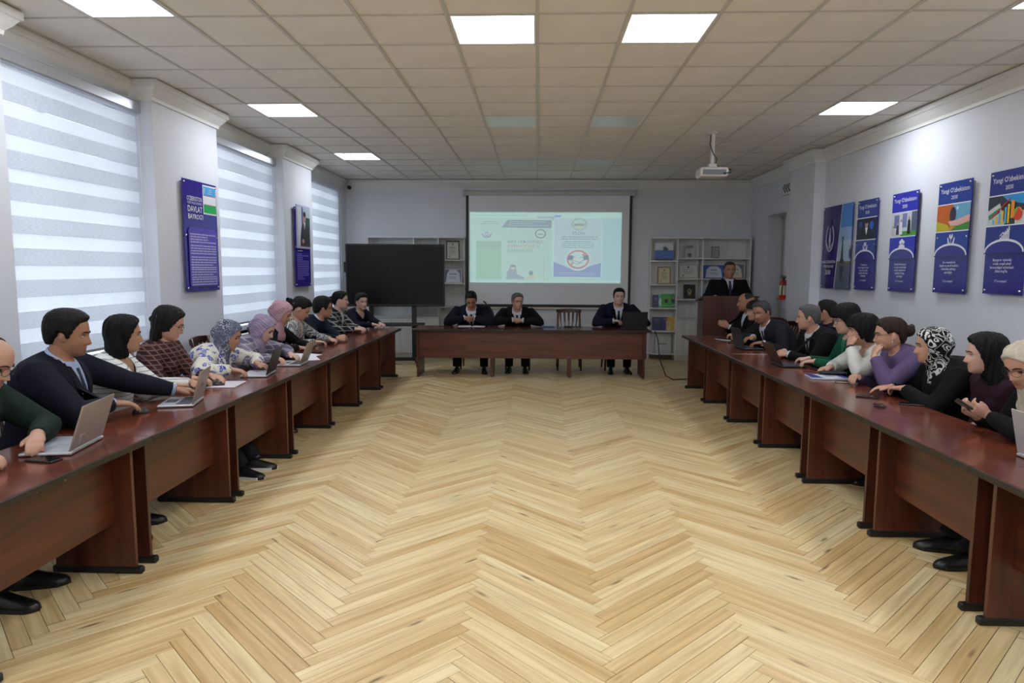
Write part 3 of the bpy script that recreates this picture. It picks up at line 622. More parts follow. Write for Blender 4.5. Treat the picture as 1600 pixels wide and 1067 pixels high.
u, v = zz(732, 285); A.disc(u, v, .105, (110, 126, 140), .088); A.disc(u, v, .08, (190, 218, 212), .066); A.rect(u-.05, u+.05, v-.004, v+.02, (128, 140, 150))
zr(90, 360, 342, 752, (152, 196, 172)); zr(90, 360, 342, 440, (150, 186, 170))
zt('БИЗ ТАЪЛИМДА', 408, 382, 44, (112, 132, 138), 'l', 365); zt('КОРРУПЦИЯГА', 408, 430, 44, (196, 128, 132), 'l', 345); zt('ҚАРШИМИЗ', 408, 474, 44, (116, 136, 142), 'l', 260)
zp([(392, 752), (400, 680), (425, 640), (440, 612), (480, 608), (492, 640), (500, 700), (575, 735), (570, 754), (520, 750)], (146, 158, 178)); u, v = zz(462, 630); A.disc(u, v, .045, (198, 196, 190)); zp([(430, 625), (440, 603), (485, 605), (492, 625)], (120, 130, 150))
zp([(592, 755), (600, 720), (640, 702), (680, 722), (688, 755)], (196, 200, 180)); u, v = zz(641, 688); A.disc(u, v, .042, (110, 124, 138)); zr(768, 510, 772, 770, (150, 180, 180))
zr(865, 125, 1340, 727, (186, 212, 226)); zp([(865, 572), (960, 610), (1105, 660), (1240, 610), (1338, 578), (1334, 727), (865, 722)], (128, 138, 204)); zl(900, 680, 1310, 715, 2, (168, 178, 224), True)
u, v = zz(1117, 188); A.disc(u, v, .145, (150, 176, 178), .118); A.disc(u, v, .12, (184, 214, 206), .097); A.rect(u-.1, u+.1, v-.012, v+.03, (140, 148, 150)); A.disc(u, v+.055, .07, (196, 208, 172), .03)
zt("E'LON", 1110, 294, 46, (100, 128, 132), 'c'); zl(905, 312, 1340, 356, 2, (112, 142, 148), True); zl(905, 362, 1315, 440, 4, (126, 156, 162), True)
u, v = zz(1108, 545); A.disc(u, v, .24, (200, 226, 230), .215); A.ring(u, v, .212, .032, (202, 110, 122), .178)
zp([(1010, 505), (1060, 510), (1100, 530), (1150, 515), (1205, 510), (1200, 550), (1160, 560), (1110, 600), (1060, 580), (1012, 550)], (150, 178, 184)); zp([(1006, 505), (1055, 505), (1065, 545), (1012, 550)], (96, 104, 140)); zp([(1165, 500), (1210, 505), (1212, 545), (1165, 548)], (96, 104, 140)); zp([(1060, 530), (1100, 522), (1160, 530), (1150, 555), (1100, 590), (1062, 570)], (206, 224, 222))
for k in range(4): A.line(*zz(1066+22*k, 556+7*k), *zz(1090+22*k, 566+7*k), .007, (110, 130, 146))
A.line(*zz(1040, 600), *zz(1060, 578), .03, (202, 110, 122)); A.line(*zz(1150, 505), *zz(1182, 478), .03, (202, 110, 122))
A.build(e, 'projected_slide')

# ---- interactive display on a wheeled stand ----
e = empty('display_stand', (-2.46, 11.78, 0), math.radians(6.8)); tag(e, 'large black flat display on a wheeled black stand', 'display')
m_scrn = pmat('display_glass', srgb(10, 11, 14), .25, spec=.25)
q = MB(); q.box(-.85, .85, -.0, .06, 1.03, 2.11, b=.01); q.build('display_frame', m_blk, e)
q = MB(); q.box(-.825, .825, -.003, .002, 1.075, 2.085); q.build('display_glass', m_scrn, e)
q = MB(); q.box(-.88, -.85, .0, .05, 1.62, 1.80, b=.006); q.build('side_module', m_blk, e)
for x in (-.43, .31): q = MB(); q.box(x-.04, x+.04, .06, .11, .08, 1.6, b=.006); q.build('post', m_blk, e)
q = MB(); q.box(-.6, .5, -.18, .2, .70, .735, b=.008); q.build('tray', m_blk, e)
for x in (-.5, .38): q = MB(); q.box(x-.04, x+.04, -.3, .42, .07, .13, b=.01); q.build('foot_bar', m_blk, e)
q = MB(); q.box(-.5, .38, .03, .11, .07, .13, b=.01); q.build('cross_bar', m_blk, e)
for x in (-.5, .38):
    for y in (-.26, .38): q = MB(); q.cyl((x-.02, y, .035), .035, .04, 14, axis='x'); q.build('caster', m_blk, e, True)

# ---- shelving units on the back wall ----
m_mel = wood('pale_melamine', srgb(212, 212, 212), srgb(230, 230, 229), 'z', .5, 0, .6)
def shelving(xs4, mir, label):
    x0, x1, x2, x3 = xs4; e = empty('shelving_unit', ((x0+x3)/2, 12.94, 0)); ox = (x0+x3)/2; tag(e, label, 'shelving', 'pale shelving units on the back wall')
    F, B = -.14, .15
    def bx(nm, a, b, y0, y1, z0, z1, p=e): q = MB(); q.box(a-ox, b-ox, y0, y1, z0, z1, b=.002); return q.build(nm, m_mel, p)
    sg = 1 if x3 > x0 else -1
    for x in (x1, x2, x3): bx('side_panel', x-.009, x+.009, F, B, 0, 2.28)
    bx('top_panel', min(x0, x3)-.009, max(x0, x3)+.009, F, B, 2.262, 2.29); bx('back_panel', min(x0, x3), max(x0, x3), B-.006, B, .06, 2.27)
    bx('side_panel', x0-.009, x0+.009, .05, B, 0, 2.28)
    for z in (.10, .53, .96, 1.40, 1.84):    # open end with rounded shelf corners
        q = MB(); a, b = x0-ox, x1-ox; pts = [(b, B), (b, F), (a+sg*.16, F)]+[(a+sg*(.16-.16*math.sin(t_)), F+.16-.16*math.cos(t_)) for t_ in np.linspace(.2, 1.57, 6)]+[(a, B)]
        q.loft([[(x, y, z) for x, y in pts], [(x, y, z+.02) for x, y in pts]]); q.build('shelf', m_mel, e)
    for a, b, zz_ in ((x1, x2, (.76, 1.13, 1.51, 1.89)), (x2, x3, (.76, 1.13, 1.51, 1.89))):
        for z in zz_: bx('shelf', min(a, b)+.009, max(a, b)-.009, F+.005, B, z, z+.02)
    bx('plinth', min(x1, x3), max(x1, x3), F+.02, B, 0, .09)
    drs = [(x1, x2)]+[(x2, (x2+x3)/2), ((x2+x3)/2, x3)]
    for a, b in drs:
        a, b = sorted((a, b)); d = bx('door', a+.004, b-.004, F-.018, F, .09, .755)
        hx = (b-.04 if (a+b)/2 < (x2+x3)/2 else a+.04)-ox
        q = MB(); q.tube([(hx, F-.018, .52), (hx, F-.04, .53), (hx, F-.04, .66), (hx, F-.018, .67)], .006, 6); q.build('handle', MATS['steel'], d)
    return e
shelving((-1.39, -1.86, -2.32, -3.19), True, 'pale shelving unit behind the large black display')
shelving((2.13, 2.60, 3.06, 3.93), False, 'pale shelving unit of books and framed certificates behind the lectern')

# ---- framed papers and books on the shelves ----
def frame_thing(x, z, wd, ht, frame, paper, label, deco, lean=12, yaw=0, y=12.93):
    e = empty('framed_certificate', (x, y, z)); e.rotation_euler = (-math.radians(lean), 0, math.radians(yaw)); tag(e, label, 'frame', 'framed papers on the shelves')
    q = MB(); t_ = .018
    q.box(-wd/2, wd/2, 0, .016, 0, t_, b=.003); q.box(-wd/2, wd/2, 0, .016, ht-t_, ht, b=.003); q.box(-wd/2, -wd/2+t_, 0, .016, t_, ht-t_, b=.003); q.box(wd/2-t_, wd/2, 0, .016, t_, ht-t_, b=.003); q.build('frame', flatmat(frame, .4), e)
    q = MB(); q.box(-wd/2+.01, wd/2-.01, .006, .014, .01, ht-.01); q.build('sheet', flatmat(paper, .6), e)
    A = Art((-wd/2+t_, .0055, ht-t_), (1, 0, 0), (0, 0, -1), (0, -1, 0)); w2, h2 = wd-2*t_, ht-2*t_; deco(A, w2, h2); A.build(e)
def cert(col, seal):
    def f(A, w, h):
        A.rect(w*.06, w*.94, h*.05, h*.06, col); A.rect(w*.06, w*.94, h*.94, h*.95, col); A.disc(w*.5, h*.16, min(w, h)*.08, seal); A.lines(w*.15, w*.85, h*.3, h*.42, 2, col, .5, True); A.lines(w*.15, w*.85, h*.48, h*.75, 5, (130, 128, 126), .4, True); A.disc(w*.2, h*.85, min(w, h)*.06, seal)
    return f
def wavy(c1, c2):
    def f(A, w, h):
        A.poly([(0, 0), (w*.3, 0), (w*.12, h*.3), (w*.06, h), (0, h)], c1); A.poly([(w*.7, 0), (w, 0), (w, h), (w*.95, h), (w*.9, h*.3)], c2); A.lines(w*.25, w*.78, h*.3, h*.45, 1, (70, 90, 150), .5, True); A.lines(w*.2, w*.8, h*.55, h*.8, 3, (130, 140, 170), .4, True)
    return f
def emblem(A, w, h): A.disc(w*.5, h*.5, w*.2, (156, 130, 62), h*.22); A.disc(w*.5, h*.45, w*.1, (28, 26, 24), h*.1); A.lines(w*.3, w*.7, h*.76, h*.84, 1, (156, 130, 62), .5, True)
frame_thing(-1.60, 1.862, .25, .36, (26, 25, 26), (196, 194, 188), 'black framed certificate standing on the upper open shelf behind the display', cert((110, 100, 90), (120, 110, 100)), 10, 8)
frame_thing(-1.60, 1.422, .34, .27, (196, 198, 200), (214, 216, 222), 'white framed certificate with blue ribbon corners behind the display', wavy((90, 100, 140), (110, 120, 160)), 10, 4)
frame_thing(2.38, 1.422, .24, .33, (140, 112, 60), (206, 196, 160), 'gold framed certificate on yellowish paper in the open end shelves', cert((150, 128, 70), (140, 120, 70)), 10, -6)
frame_thing(2.83, 1.532, .36, .27, (186, 176, 150), (206, 206, 204), 'wide pale framed certificate with a ribbon, in the middle column', cert((150, 148, 146), (60, 62, 66)), 10)
frame_thing(2.86, 1.152, .22, .27, (22, 20, 20), (30, 28, 27), 'black framed plaque with a gold emblem in the middle column', emblem, 10, -8)
frame_thing(3.32, 1.912, .14, .22, (134, 134, 134), (176, 176, 176), 'small grey framed certificate alone on the top shelf', cert((110, 110, 112), (100, 100, 104)), 8)
frame_thing(3.30, 1.532, .38, .25, (44, 66, 130), (206, 214, 224), 'blue bordered framed certificate left behind the standing man', wavy((60, 90, 190), (60, 90, 190)), 8)
frame_thing(3.68, 1.532, .36, .27, (170, 116, 52), (216, 206, 186), 'orange bordered framed certificate right behind the standing man', wavy((214, 150, 60), (90, 130, 170)), 8)
def book(x, z, wd, ht, th, cover, label, deco=None, lean=6, yaw=0, y=12.94):
    e = empty('book', (x, y, z)); e.rotation_euler = (-math.radians(lean), 0, math.radians(yaw)); tag(e, label, 'book', 'books and folders on the shelves')
    q = MB(); q.box(-wd/2, wd/2, 0, .003, 0, ht); q.box(-wd/2, wd/2, th-.003, th, 0, ht); q.box(-wd/2, -wd/2+.003, 0, th, 0, ht); q.build('cover', flatmat(cover, .35), e)
    q = MB(); q.box(-wd/2+.003, wd/2-.004, .003, th-.003, .003, ht-.003); q.build('pages', flatmat((214, 210, 200), .8), e)
    A = Art((-wd/2, -.0004, ht), (1, 0, 0), (0, 0, -1), (0, -1, 0))
    if deco: deco(A, wd, ht); A.build(e)
book(2.37, 1.862, .34, .33, .03, (206, 212, 222), 'large picture book with a white and blue cover on the top end shelf', lambda A, w, h: (A.rect(0, w, h*.42, h*.9, (44, 96, 176)), A.rect(0, w, h*.9, h, (24, 34, 60)), A.disc(w*.55, h*.33, .04, (50, 66, 90)), A.disc(w*.64, h*.37, .03, (50, 66, 90)), A.lines(w*.3, w*.75, h*.55, h*.68, 2, (90, 140, 205))))
book(2.24, .982, .10, .24, .03, (56, 66, 110), 'narrow dark blue book beside the green books', lambda A, w, h: A.lines(w*.2, w*.8, h*.2, h*.5, 4, (120, 140, 190)))
book(2.345, .982, .12, .25, .02, (110, 180, 160), 'teal and white booklet beside the green books', lambda A, w, h: A.disc(w*.4, h*.6, .04, (214, 226, 224), .07), y=12.93)
gman = lambda A, w, h: (A.disc(w*.5, h*.5, w*.2, (26, 30, 30), h*.16), A.disc(w*.5, h*.32, w*.09, (180, 140, 120)), A.lines(w*.1, w*.9, h*.78, h*.9, 2, (190, 220, 190), .4))
book(2.43, .982, .17, .26, .02, (64, 156, 62), 'bright green book with a small portrait on its cover', gman, y=12.91)
book(2.56, .982, .16, .26, .02, (30, 116, 72), 'darker green book with a small portrait on its cover', gman, y=12.92)
book(2.27, .552, .17, .25, .03, (40, 52, 84), 'dark blue book in the lower end shelves', lambda A, w, h: A.lines(w*.2, w*.8, h*.15, h*.4, 3, (110, 130, 170)))
book(2.41, .552, .11, .25, .03, (58, 48, 128), 'violet book in the lower end shelves', lambda A, w, h: A.lines(w*.2, w*.8, h*.1, h*.25, 2, (170, 170, 214)), y=12.92)
book(2.53, .552, .18, .25, .02, (206, 160, 66), 'yellow orange book in the lower end shelves', lambda A, w, h: (A.rect(0, w*.5, h*.3, h, (206, 190, 130)), A.lines(w*.1, w*.5, h*.4, h*.7, 3, (150, 120, 60))), y=12.92)
book(2.40, .122, .29, .36, .05, (204, 202, 200), 'large white album on the lowest end shelf', lambda A, w, h: (A.lines(w*.25, w*.75, h*.5, h*.58, 1, (80, 80, 84), .6), A.line(w*.1, h*.9, w*.9, h*.1, .002, (186, 184, 182))))
book(2.84, 1.912, .17, .26, .02, (186, 190, 186), 'grey white brochure leaning on the top middle shelf', lambda A, w, h: (A.rect(w*.1, w*.9, h*.1, h*.3, (120, 130, 126)), A.disc(w*.5, h*.8, .04, (60, 80, 80)), A.lines(w*.2, w*.8, h*.4, h*.6, 3, (140, 146, 144))), 10, -6)
book(3.16, 1.152, .2, .2, .02, (176, 192, 200), 'pale booklet with dark teal shapes on the shelf beside the standing man', lambda A, w, h: (A.poly([(0, h), (w*.5, h*.3), (w*.7, h*.6), (w*.4, h)], (40, 96, 104)), A.disc(w*.75, h*.7, .03, (50, 70, 90))), 8)

# ---- lectern ----
e = empty('lectern', (3.02, 10.95, 0)); tag(e, 'tall brown wooden lectern in front of the standing man', 'lectern')
m_lec = wood('lectern_wood', srgb(66, 38, 32), srgb(90, 54, 44), 'z', .4, .1)
q = MB(); q.box(-.42, .42, -.19, -.165, 0, 1.27, b=.003); q.build('front_panel', m_lec, e)
for x in (-.41, .385): q = MB(); q.box(x, x+.025, -.165, .22, 0, 1.2, b=.003); q.build('side_panel', m_lec, e)
q = MB(); q.loft([[(-.44, -.2, 1.265), (.44, -.2, 1.265), (.44, -.2, 1.29), (-.44, -.2, 1.29)], [(-.44, .25, 1.185), (.44, .25, 1.185), (.44, .25, 1.21), (-.44, .25, 1.21)]]); q.build('top', m_lec, e)
q = MB(); q.box(-.385, .385, -.165, .2, .7, .72); q.build('shelf', m_lec, e)
q = MB(); q.box(-.43, .43, -.2, .23, 0, .06, b=.005); q.build('plinth', m_lec, e)

# ---- ceiling projector, camera, vent, wall scar, extinguisher ----
e = empty('projector', (2.13, 8.62, ZC)); tag(e, 'white ceiling projector hanging on a pole with a loose cable', 'projector')
m_pw = pmat('projector_white', srgb(214, 214, 212), .4)
q = MB(); q.cyl((0, 0, -.02), .06, .02, 16); q.build('ceiling_plate', m_pw, e); q = MB(); q.box(-.022, .022, -.022, .022, -.4, 0, b=.004); q.build('pole', m_pw, e); q = MB(); q.box(-.05, .05, -.05, .05, -.43, -.38, b=.006); q.build('bracket', m_pw, e)
q = MB(); q.box(-.17, .17, -.14, .14, -.54, -.43, b=.02); b_ = q.build('body', m_pw, e); q = MB(); q.cyl((.07, .135, -.485), .035, .03, 16, axis='y'); q.build('lens', m_blk, b_, True); q = MB(); q.box(-.14, .14, -.142, -.138, -.52, -.46); q.build('port_panel', pmat('grey_ports', srgb(120, 122, 126), .4), b_)
q = MB(); q.tube([(-.03, -.02, -.03), (-.04, -.03, -.15), (0, -.03, -.25), (.05, -.03, -.32), (.03, -.04, -.39), (.09, -.06, -.43), (.2, -.12, -.46), (.19, -.16, -.5), (.1, -.16, -.51)], .006, 6); q.build('cable', m_blk, e, True)
e = empty('security_camera', (-3.55, YB-.14, 3.2)); tag(e, 'small white security camera in the ceiling corner', 'camera')
q = MB(); q.box(-.035, .035, -.02, .1, -.005, .1, b=.01); q.build('housing', m_pw, e); q = MB(); q.cyl((0, -.06, 0), .035, .06, 14, axis='y'); q.build('lens', m_blk, e, True); q = MB(); q.tube([(0, .05, .05), (0, .13, .05)], .02); q.build('mount', m_pw, e)
e = empty('round_vent', (3.47, YB, 3.12)); tag(e, 'round pale ventilation cover on the back wall', 'vent')
q = MB(); q.cyl((0, -.02, 0), .085, .02, 24, axis='y'); q.build('ring', m_wallb, e); q = MB(); q.cyl((0, -.035, 0), .05, .02, 24, axis='y'); q.build('cap', m_wallb, e)
e = empty('wall_wire_box', (XR-.001, 11.2, 2.98)); tag(e, 'pale wall box with loose dark wires above the doorway', 'wall box')  # unlit box modelled for the wall scar with exposed wires, not a lamp
q = MB(); q.box(-.04, 0, -.3, .28, -.09, .12, b=.01); q.build('box', m_wall, e)
for k in range(3): q = MB(); q.tube([(-.045, -.12+.1*k, .08), (-.06, -.1+.1*k, .02), (-.045, -.16+.1*k, -.05)], .008, 6); q.build('wire', pmat('grey_wire', srgb(90, 90, 92), .5), e, True)
e = empty('fire_extinguisher', (XR-.115, 10.93, 1.255)); tag(e, 'red fire extinguisher with a white label on a red wall bracket', 'extinguisher')
m_red = pmat('extinguisher_red', srgb(186, 34, 26), .3)
q = MB(); rr = [(.058, 0), (.062, .01), (.062, .24), (.05, .275), (.02, .29)]; q.loft([[(r*math.cos(a), r*math.sin(a), z) for a in np.linspace(0, 2*math.pi, 20, endpoint=False)] for r, z in rr]); q.build('cylinder', m_red, e, True)
q = MB(); q.loft([[(.0635*math.cos(a), .0635*math.sin(a), z) for a in np.linspace(math.pi*.8, math.pi*1.6, 10)] for z in (.05, .2)], cap=False, closed=False); q.build('label_sticker', flatmat((214, 214, 190)), e, True)
q = MB(); q.cyl((0, 0, .285), .018, .03, 10); q.box(-.05, .03, -.012, .012, .315, .33, b=.003); q.tube([(-.05, 0, .345), (0, 0, .35), (.03, 0, .335)], .007, 6); q.build('valve', m_blk, e)
q = MB(); q.tube([(0, -.02, .30), (-.03, -.07, .27), (-.05, -.08, .15), (-.05, -.075, .05)], .009, 8); q.build('hose', m_blk, e, True)
q = MB(); q.box(-.075, .1, -.12, .1, -.025, 0, b=.004); q.box(.085, .1, -.1, .1, -.02, .12, b=.004); q.build('bracket', m_red, e)
e = MB(); e.tube([(1.86, 10.78, .735), (1.9, 10.7, .6), (1.92, 10.62, .3), (2.0, 10.5, .06), (2.1, 10.42, .012), (2.3, 10.5, .012), (2.6, 10.62, .012), (2.9, 10.7, .012)], .008, 8)
tag(e.build('power_cable', m_blk, None, True), 'black power cable drooping from the head table to the floor', 'cable')
# ---------------- people ----------------
def rot_frame(az, pitch=0, roll=0):
    a, p = math.radians(az), math.radians(pitch)
    f = V((math.cos(a)*math.cos(p), math.sin(a)*math.cos(p), -math.sin(p))); r = V((math.sin(a), -math.cos(a), 0)); u = r.cross(f)
    if roll:
        c, s = math.cos(math.radians(roll)), math.sin(math.radians(roll)); r, u = r*c+u*s, u*c-r*s
    return r, f, u
def eval_mods(mb_or_me, mods):
    me = mb_or_me.mesh('tmp') if isinstance(mb_or_me, MB) else mb_or_me
    bm = bmesh.new(); bm.from_mesh(me); bmesh.ops.recalc_face_normals(bm, faces=bm.faces); bm.to_mesh(me); bm.free()
    o = bpy.data.objects.new('tmp', me); COL.objects.link(o)
    for t_, kw in mods:
        m = o.modifiers.new('m', t_)
        for k, v in kw.items(): setattr(m, k, v)
    dg = bpy.context.evaluated_depsgraph_get(); r = bpy.data.meshes.new_from_object(o.evaluated_get(dg))
    bpy.data.objects.remove(o); bpy.data.meshes.remove(me); return r
def fuse(mb, vox, it=3, dec=None):
    mods = [('REMESH', dict(mode='VOXEL', voxel_size=vox)), ('SMOOTH', dict(iterations=it, factor=.5))]
    if dec: mods.append(('DECIMATE', dict(ratio=dec)))
    return eval_mods(mb, mods)
def finish(name, me, mats, parent):
    for m in mats: me.materials.append(m)
    me.polygons.foreach_set('use_smooth', [True]*len(me.polygons)); me.name = name
    return link(name, me, parent)
# ---- head surface ----
_HZ = [-.121, -.116, -.108, -.095, -.075, -.055, -.03, 0, .015, .04, .07, .092, .106, .114, .1175]
_HF = [.052, .068, .079, .083, .086, .087, .088, .087, .092, .091, .083, .066, .046, .025, .004]
_HB = [.01, -.005, -.02, -.045, -.072, -.09, -.103, -.110, -.112, -.112, -.105, -.09, -.07, -.045, -.018]
_HW = [.014, .026, .038, .051, .0605, .066, .0705, .074, .0755, .0755, .071, .06, .045, .028, .006]
def G(x, s): return math.exp(-x*x/(2*s*s))
def head_pt(az, z, off=0, face=True, fem=False):
    cf = np.interp(z, _HZ, _HF); cb = -np.interp(z, _HZ, _HB); hw = np.interp(z, _HZ, _HW)
    s, c = math.sin(az), math.cos(az); n = 2/2.25
    x = hw*math.copysign(abs(s)**n, s); y = (cf if c > 0 else cb)*math.copysign(abs(c)**n, c)
    if face and c > .2:
        ax = abs(x); d = 0
        wn = .0085+.006*max(0, min(1, -z/.04)); hn = np.interp(z, [-.056, -.05, -.043, -.036, -.01, .012, .03], [0, .013, .026, .024, .012, .004, 0]); d += hn*G(ax, wn)
        d -= .010*G(ax-.032, .014)*G(z+.001, .012); d += .004*G(ax-.03, .018)*G(z-.02, .007)
        d += .0045*G(ax, .017)*G(z+.068, .0045)+.005*G(ax, .015)*G(z+.081, .005)-.0035*G(ax, .02)*G(z+.0745, .0025)
        d += .005*G(ax, .016)*G(z+.107, .009)+.003*G(ax-.045, .014)*G(z+.035, .016)-.002*G(ax-.05, .01)*G(z+.07, .015)
        y += d
    p = V((x, y, z))
    if off:
        q = V((x, y+.01, z-.005)); q = V((q.x, q.y, q.z*.85)).normalized(); p += q*off
    return p
AZ_N = 52
def head_rings(offf=None, nz=46, face=True):
    zs = np.concatenate([np.linspace(-.121, .1, nz-8), np.linspace(.103, .1175, 8)])
    return [[head_pt(2*math.pi*k/AZ_N, z, offf(math.degrees(2*math.pi*k/AZ_N), z) if offf else 0, face) for k in range(AZ_N)] for z in zs]
def ss(x, a, b): t_ = max(0, min(1, (x-a)/(b-a))); return t_*t_*(3-2*t_)
HL = {'male': ([0, 30, 52, 66, 76, 84, 92, 100, 112, 130, 180], [.078, .076, .066, .045, .005, -.025, -.02, .02, -.02, -.06, -.072]),
      'fem': ([0, 30, 52, 66, 76, 84, 92, 100, 112, 130, 180], [.076, .072, .055, .025, -.02, -.05, -.06, -.06, -.07, -.08, -.085]),
      'bang': ([0, 30, 52, 66, 76, 84, 92, 100, 112, 130, 180], [.032, .032, .026, .0, -.03, -.06, -.06, -.06, -.07, -.08, -.085]),
      'up': ([0, 30, 52, 66, 76, 84, 92, 100, 112, 130, 180], [.074, .071, .058, .036, .016, .008, .018, .024, -.0, -.055, -.075]),
      'bald': ([0, 40, 70, 90, 105, 120, 150, 180], [.2, .2, .15, .035, .04, .05, .062, .062])}
def hair_off(kind, th):
    A_, Z_ = HL[kind]
    def f(az, z):
        a = az if az <= 180 else 360-az; zh = np.interp(a, A_, Z_); m = ss(z, zh-.006, zh+.012)
        return -.012+(.012+th*(1+.25*ss(z, .03, .1)+.12*math.sin(az*.35)*ss(a, 40, 90)))*m
    return f
def hijab_off(az, z):
    a = az if az <= 180 else 360-az
    r = math.hypot(a/70, (z+.03)/.102); return -.02+.036*ss(r, .93, 1.1)+.004*math.sin(az*.12+z*60)
SKINS = {'light': (198, 152, 130), 'mid': (184, 138, 112), 'tan': (168, 121, 95), 'pale': (207, 168, 150)}
def skin_mat(tone):
    nm = 'skin_'+tone
    if nm in MATS: return MATS[nm]
    m, nt, b, N, L = newmat(nm); at = N.new('ShaderNodeAttribute'); at.attribute_name = 'tint'
    tc = N.new('ShaderNodeTexCoord'); n = N.new('ShaderNodeTexNoise'); n.inputs['Scale'].default_value = 45; n.inputs['Detail'].default_value = 3; L.new(tc.outputs['Object'], n.inputs['Vector'])
    cr = N.new('ShaderNodeValToRGB'); cr.color_ramp.elements[0].color = tuple(c*.9 for c in srgb(*SKINS[tone])[:3])+(1,); cr.color_ramp.elements[1].color = srgb(*SKINS[tone]); L.new(n.outputs[0], cr.inputs[0])
    mx = N.new('ShaderNodeMix'); mx.data_type = 'RGBA'; mx.blend_type = 'MULTIPLY'; mx.inputs[0].default_value = 1; L.new(cr.outputs[0], mx.inputs[6]); L.new(at.outputs['Color'], mx.inputs[7]); L.new(mx.outputs[2], b.inputs['Base Color'])
    b.inputs['Roughness'].default_value = .48; b.inputs['Subsurface Weight'].default_value = .08; b.inputs['Subsurface Radius'].default_value = (.012, .005, .003); b.inputs['Subsurface Scale'].default_value = .5; return m
def hair_mat(col):
    return pmat('hair_%d_%d_%d' % col, tuple(c*.62 for c in srgb(*col)[:3])+(1,), .5, spec=.22, noise=.35, nscale=1, bump=.5, bscale=1, stretch=(150, 150, 14))
def fabric(name, col, fold=.35, **k):
    c = srgb(*col); f = .6 if max(col) < 70 else .95
    return pmat(name, tuple(v*f for v in c[:3])+(1,), .85, spec=.2, bump=fold, bscale=13, **k)
m_eye = pmat('eye_white', srgb(210, 204, 198), .25); m_iris = pmat('eye_dark', srgb(38, 24, 18), .15); m_lash = pmat('eye_lash', srgb(26, 20, 18), .6)
m_met = pmat('thin_metal', srgb(70, 66, 64), .3, .8); m_lens = MATS['window_glass']

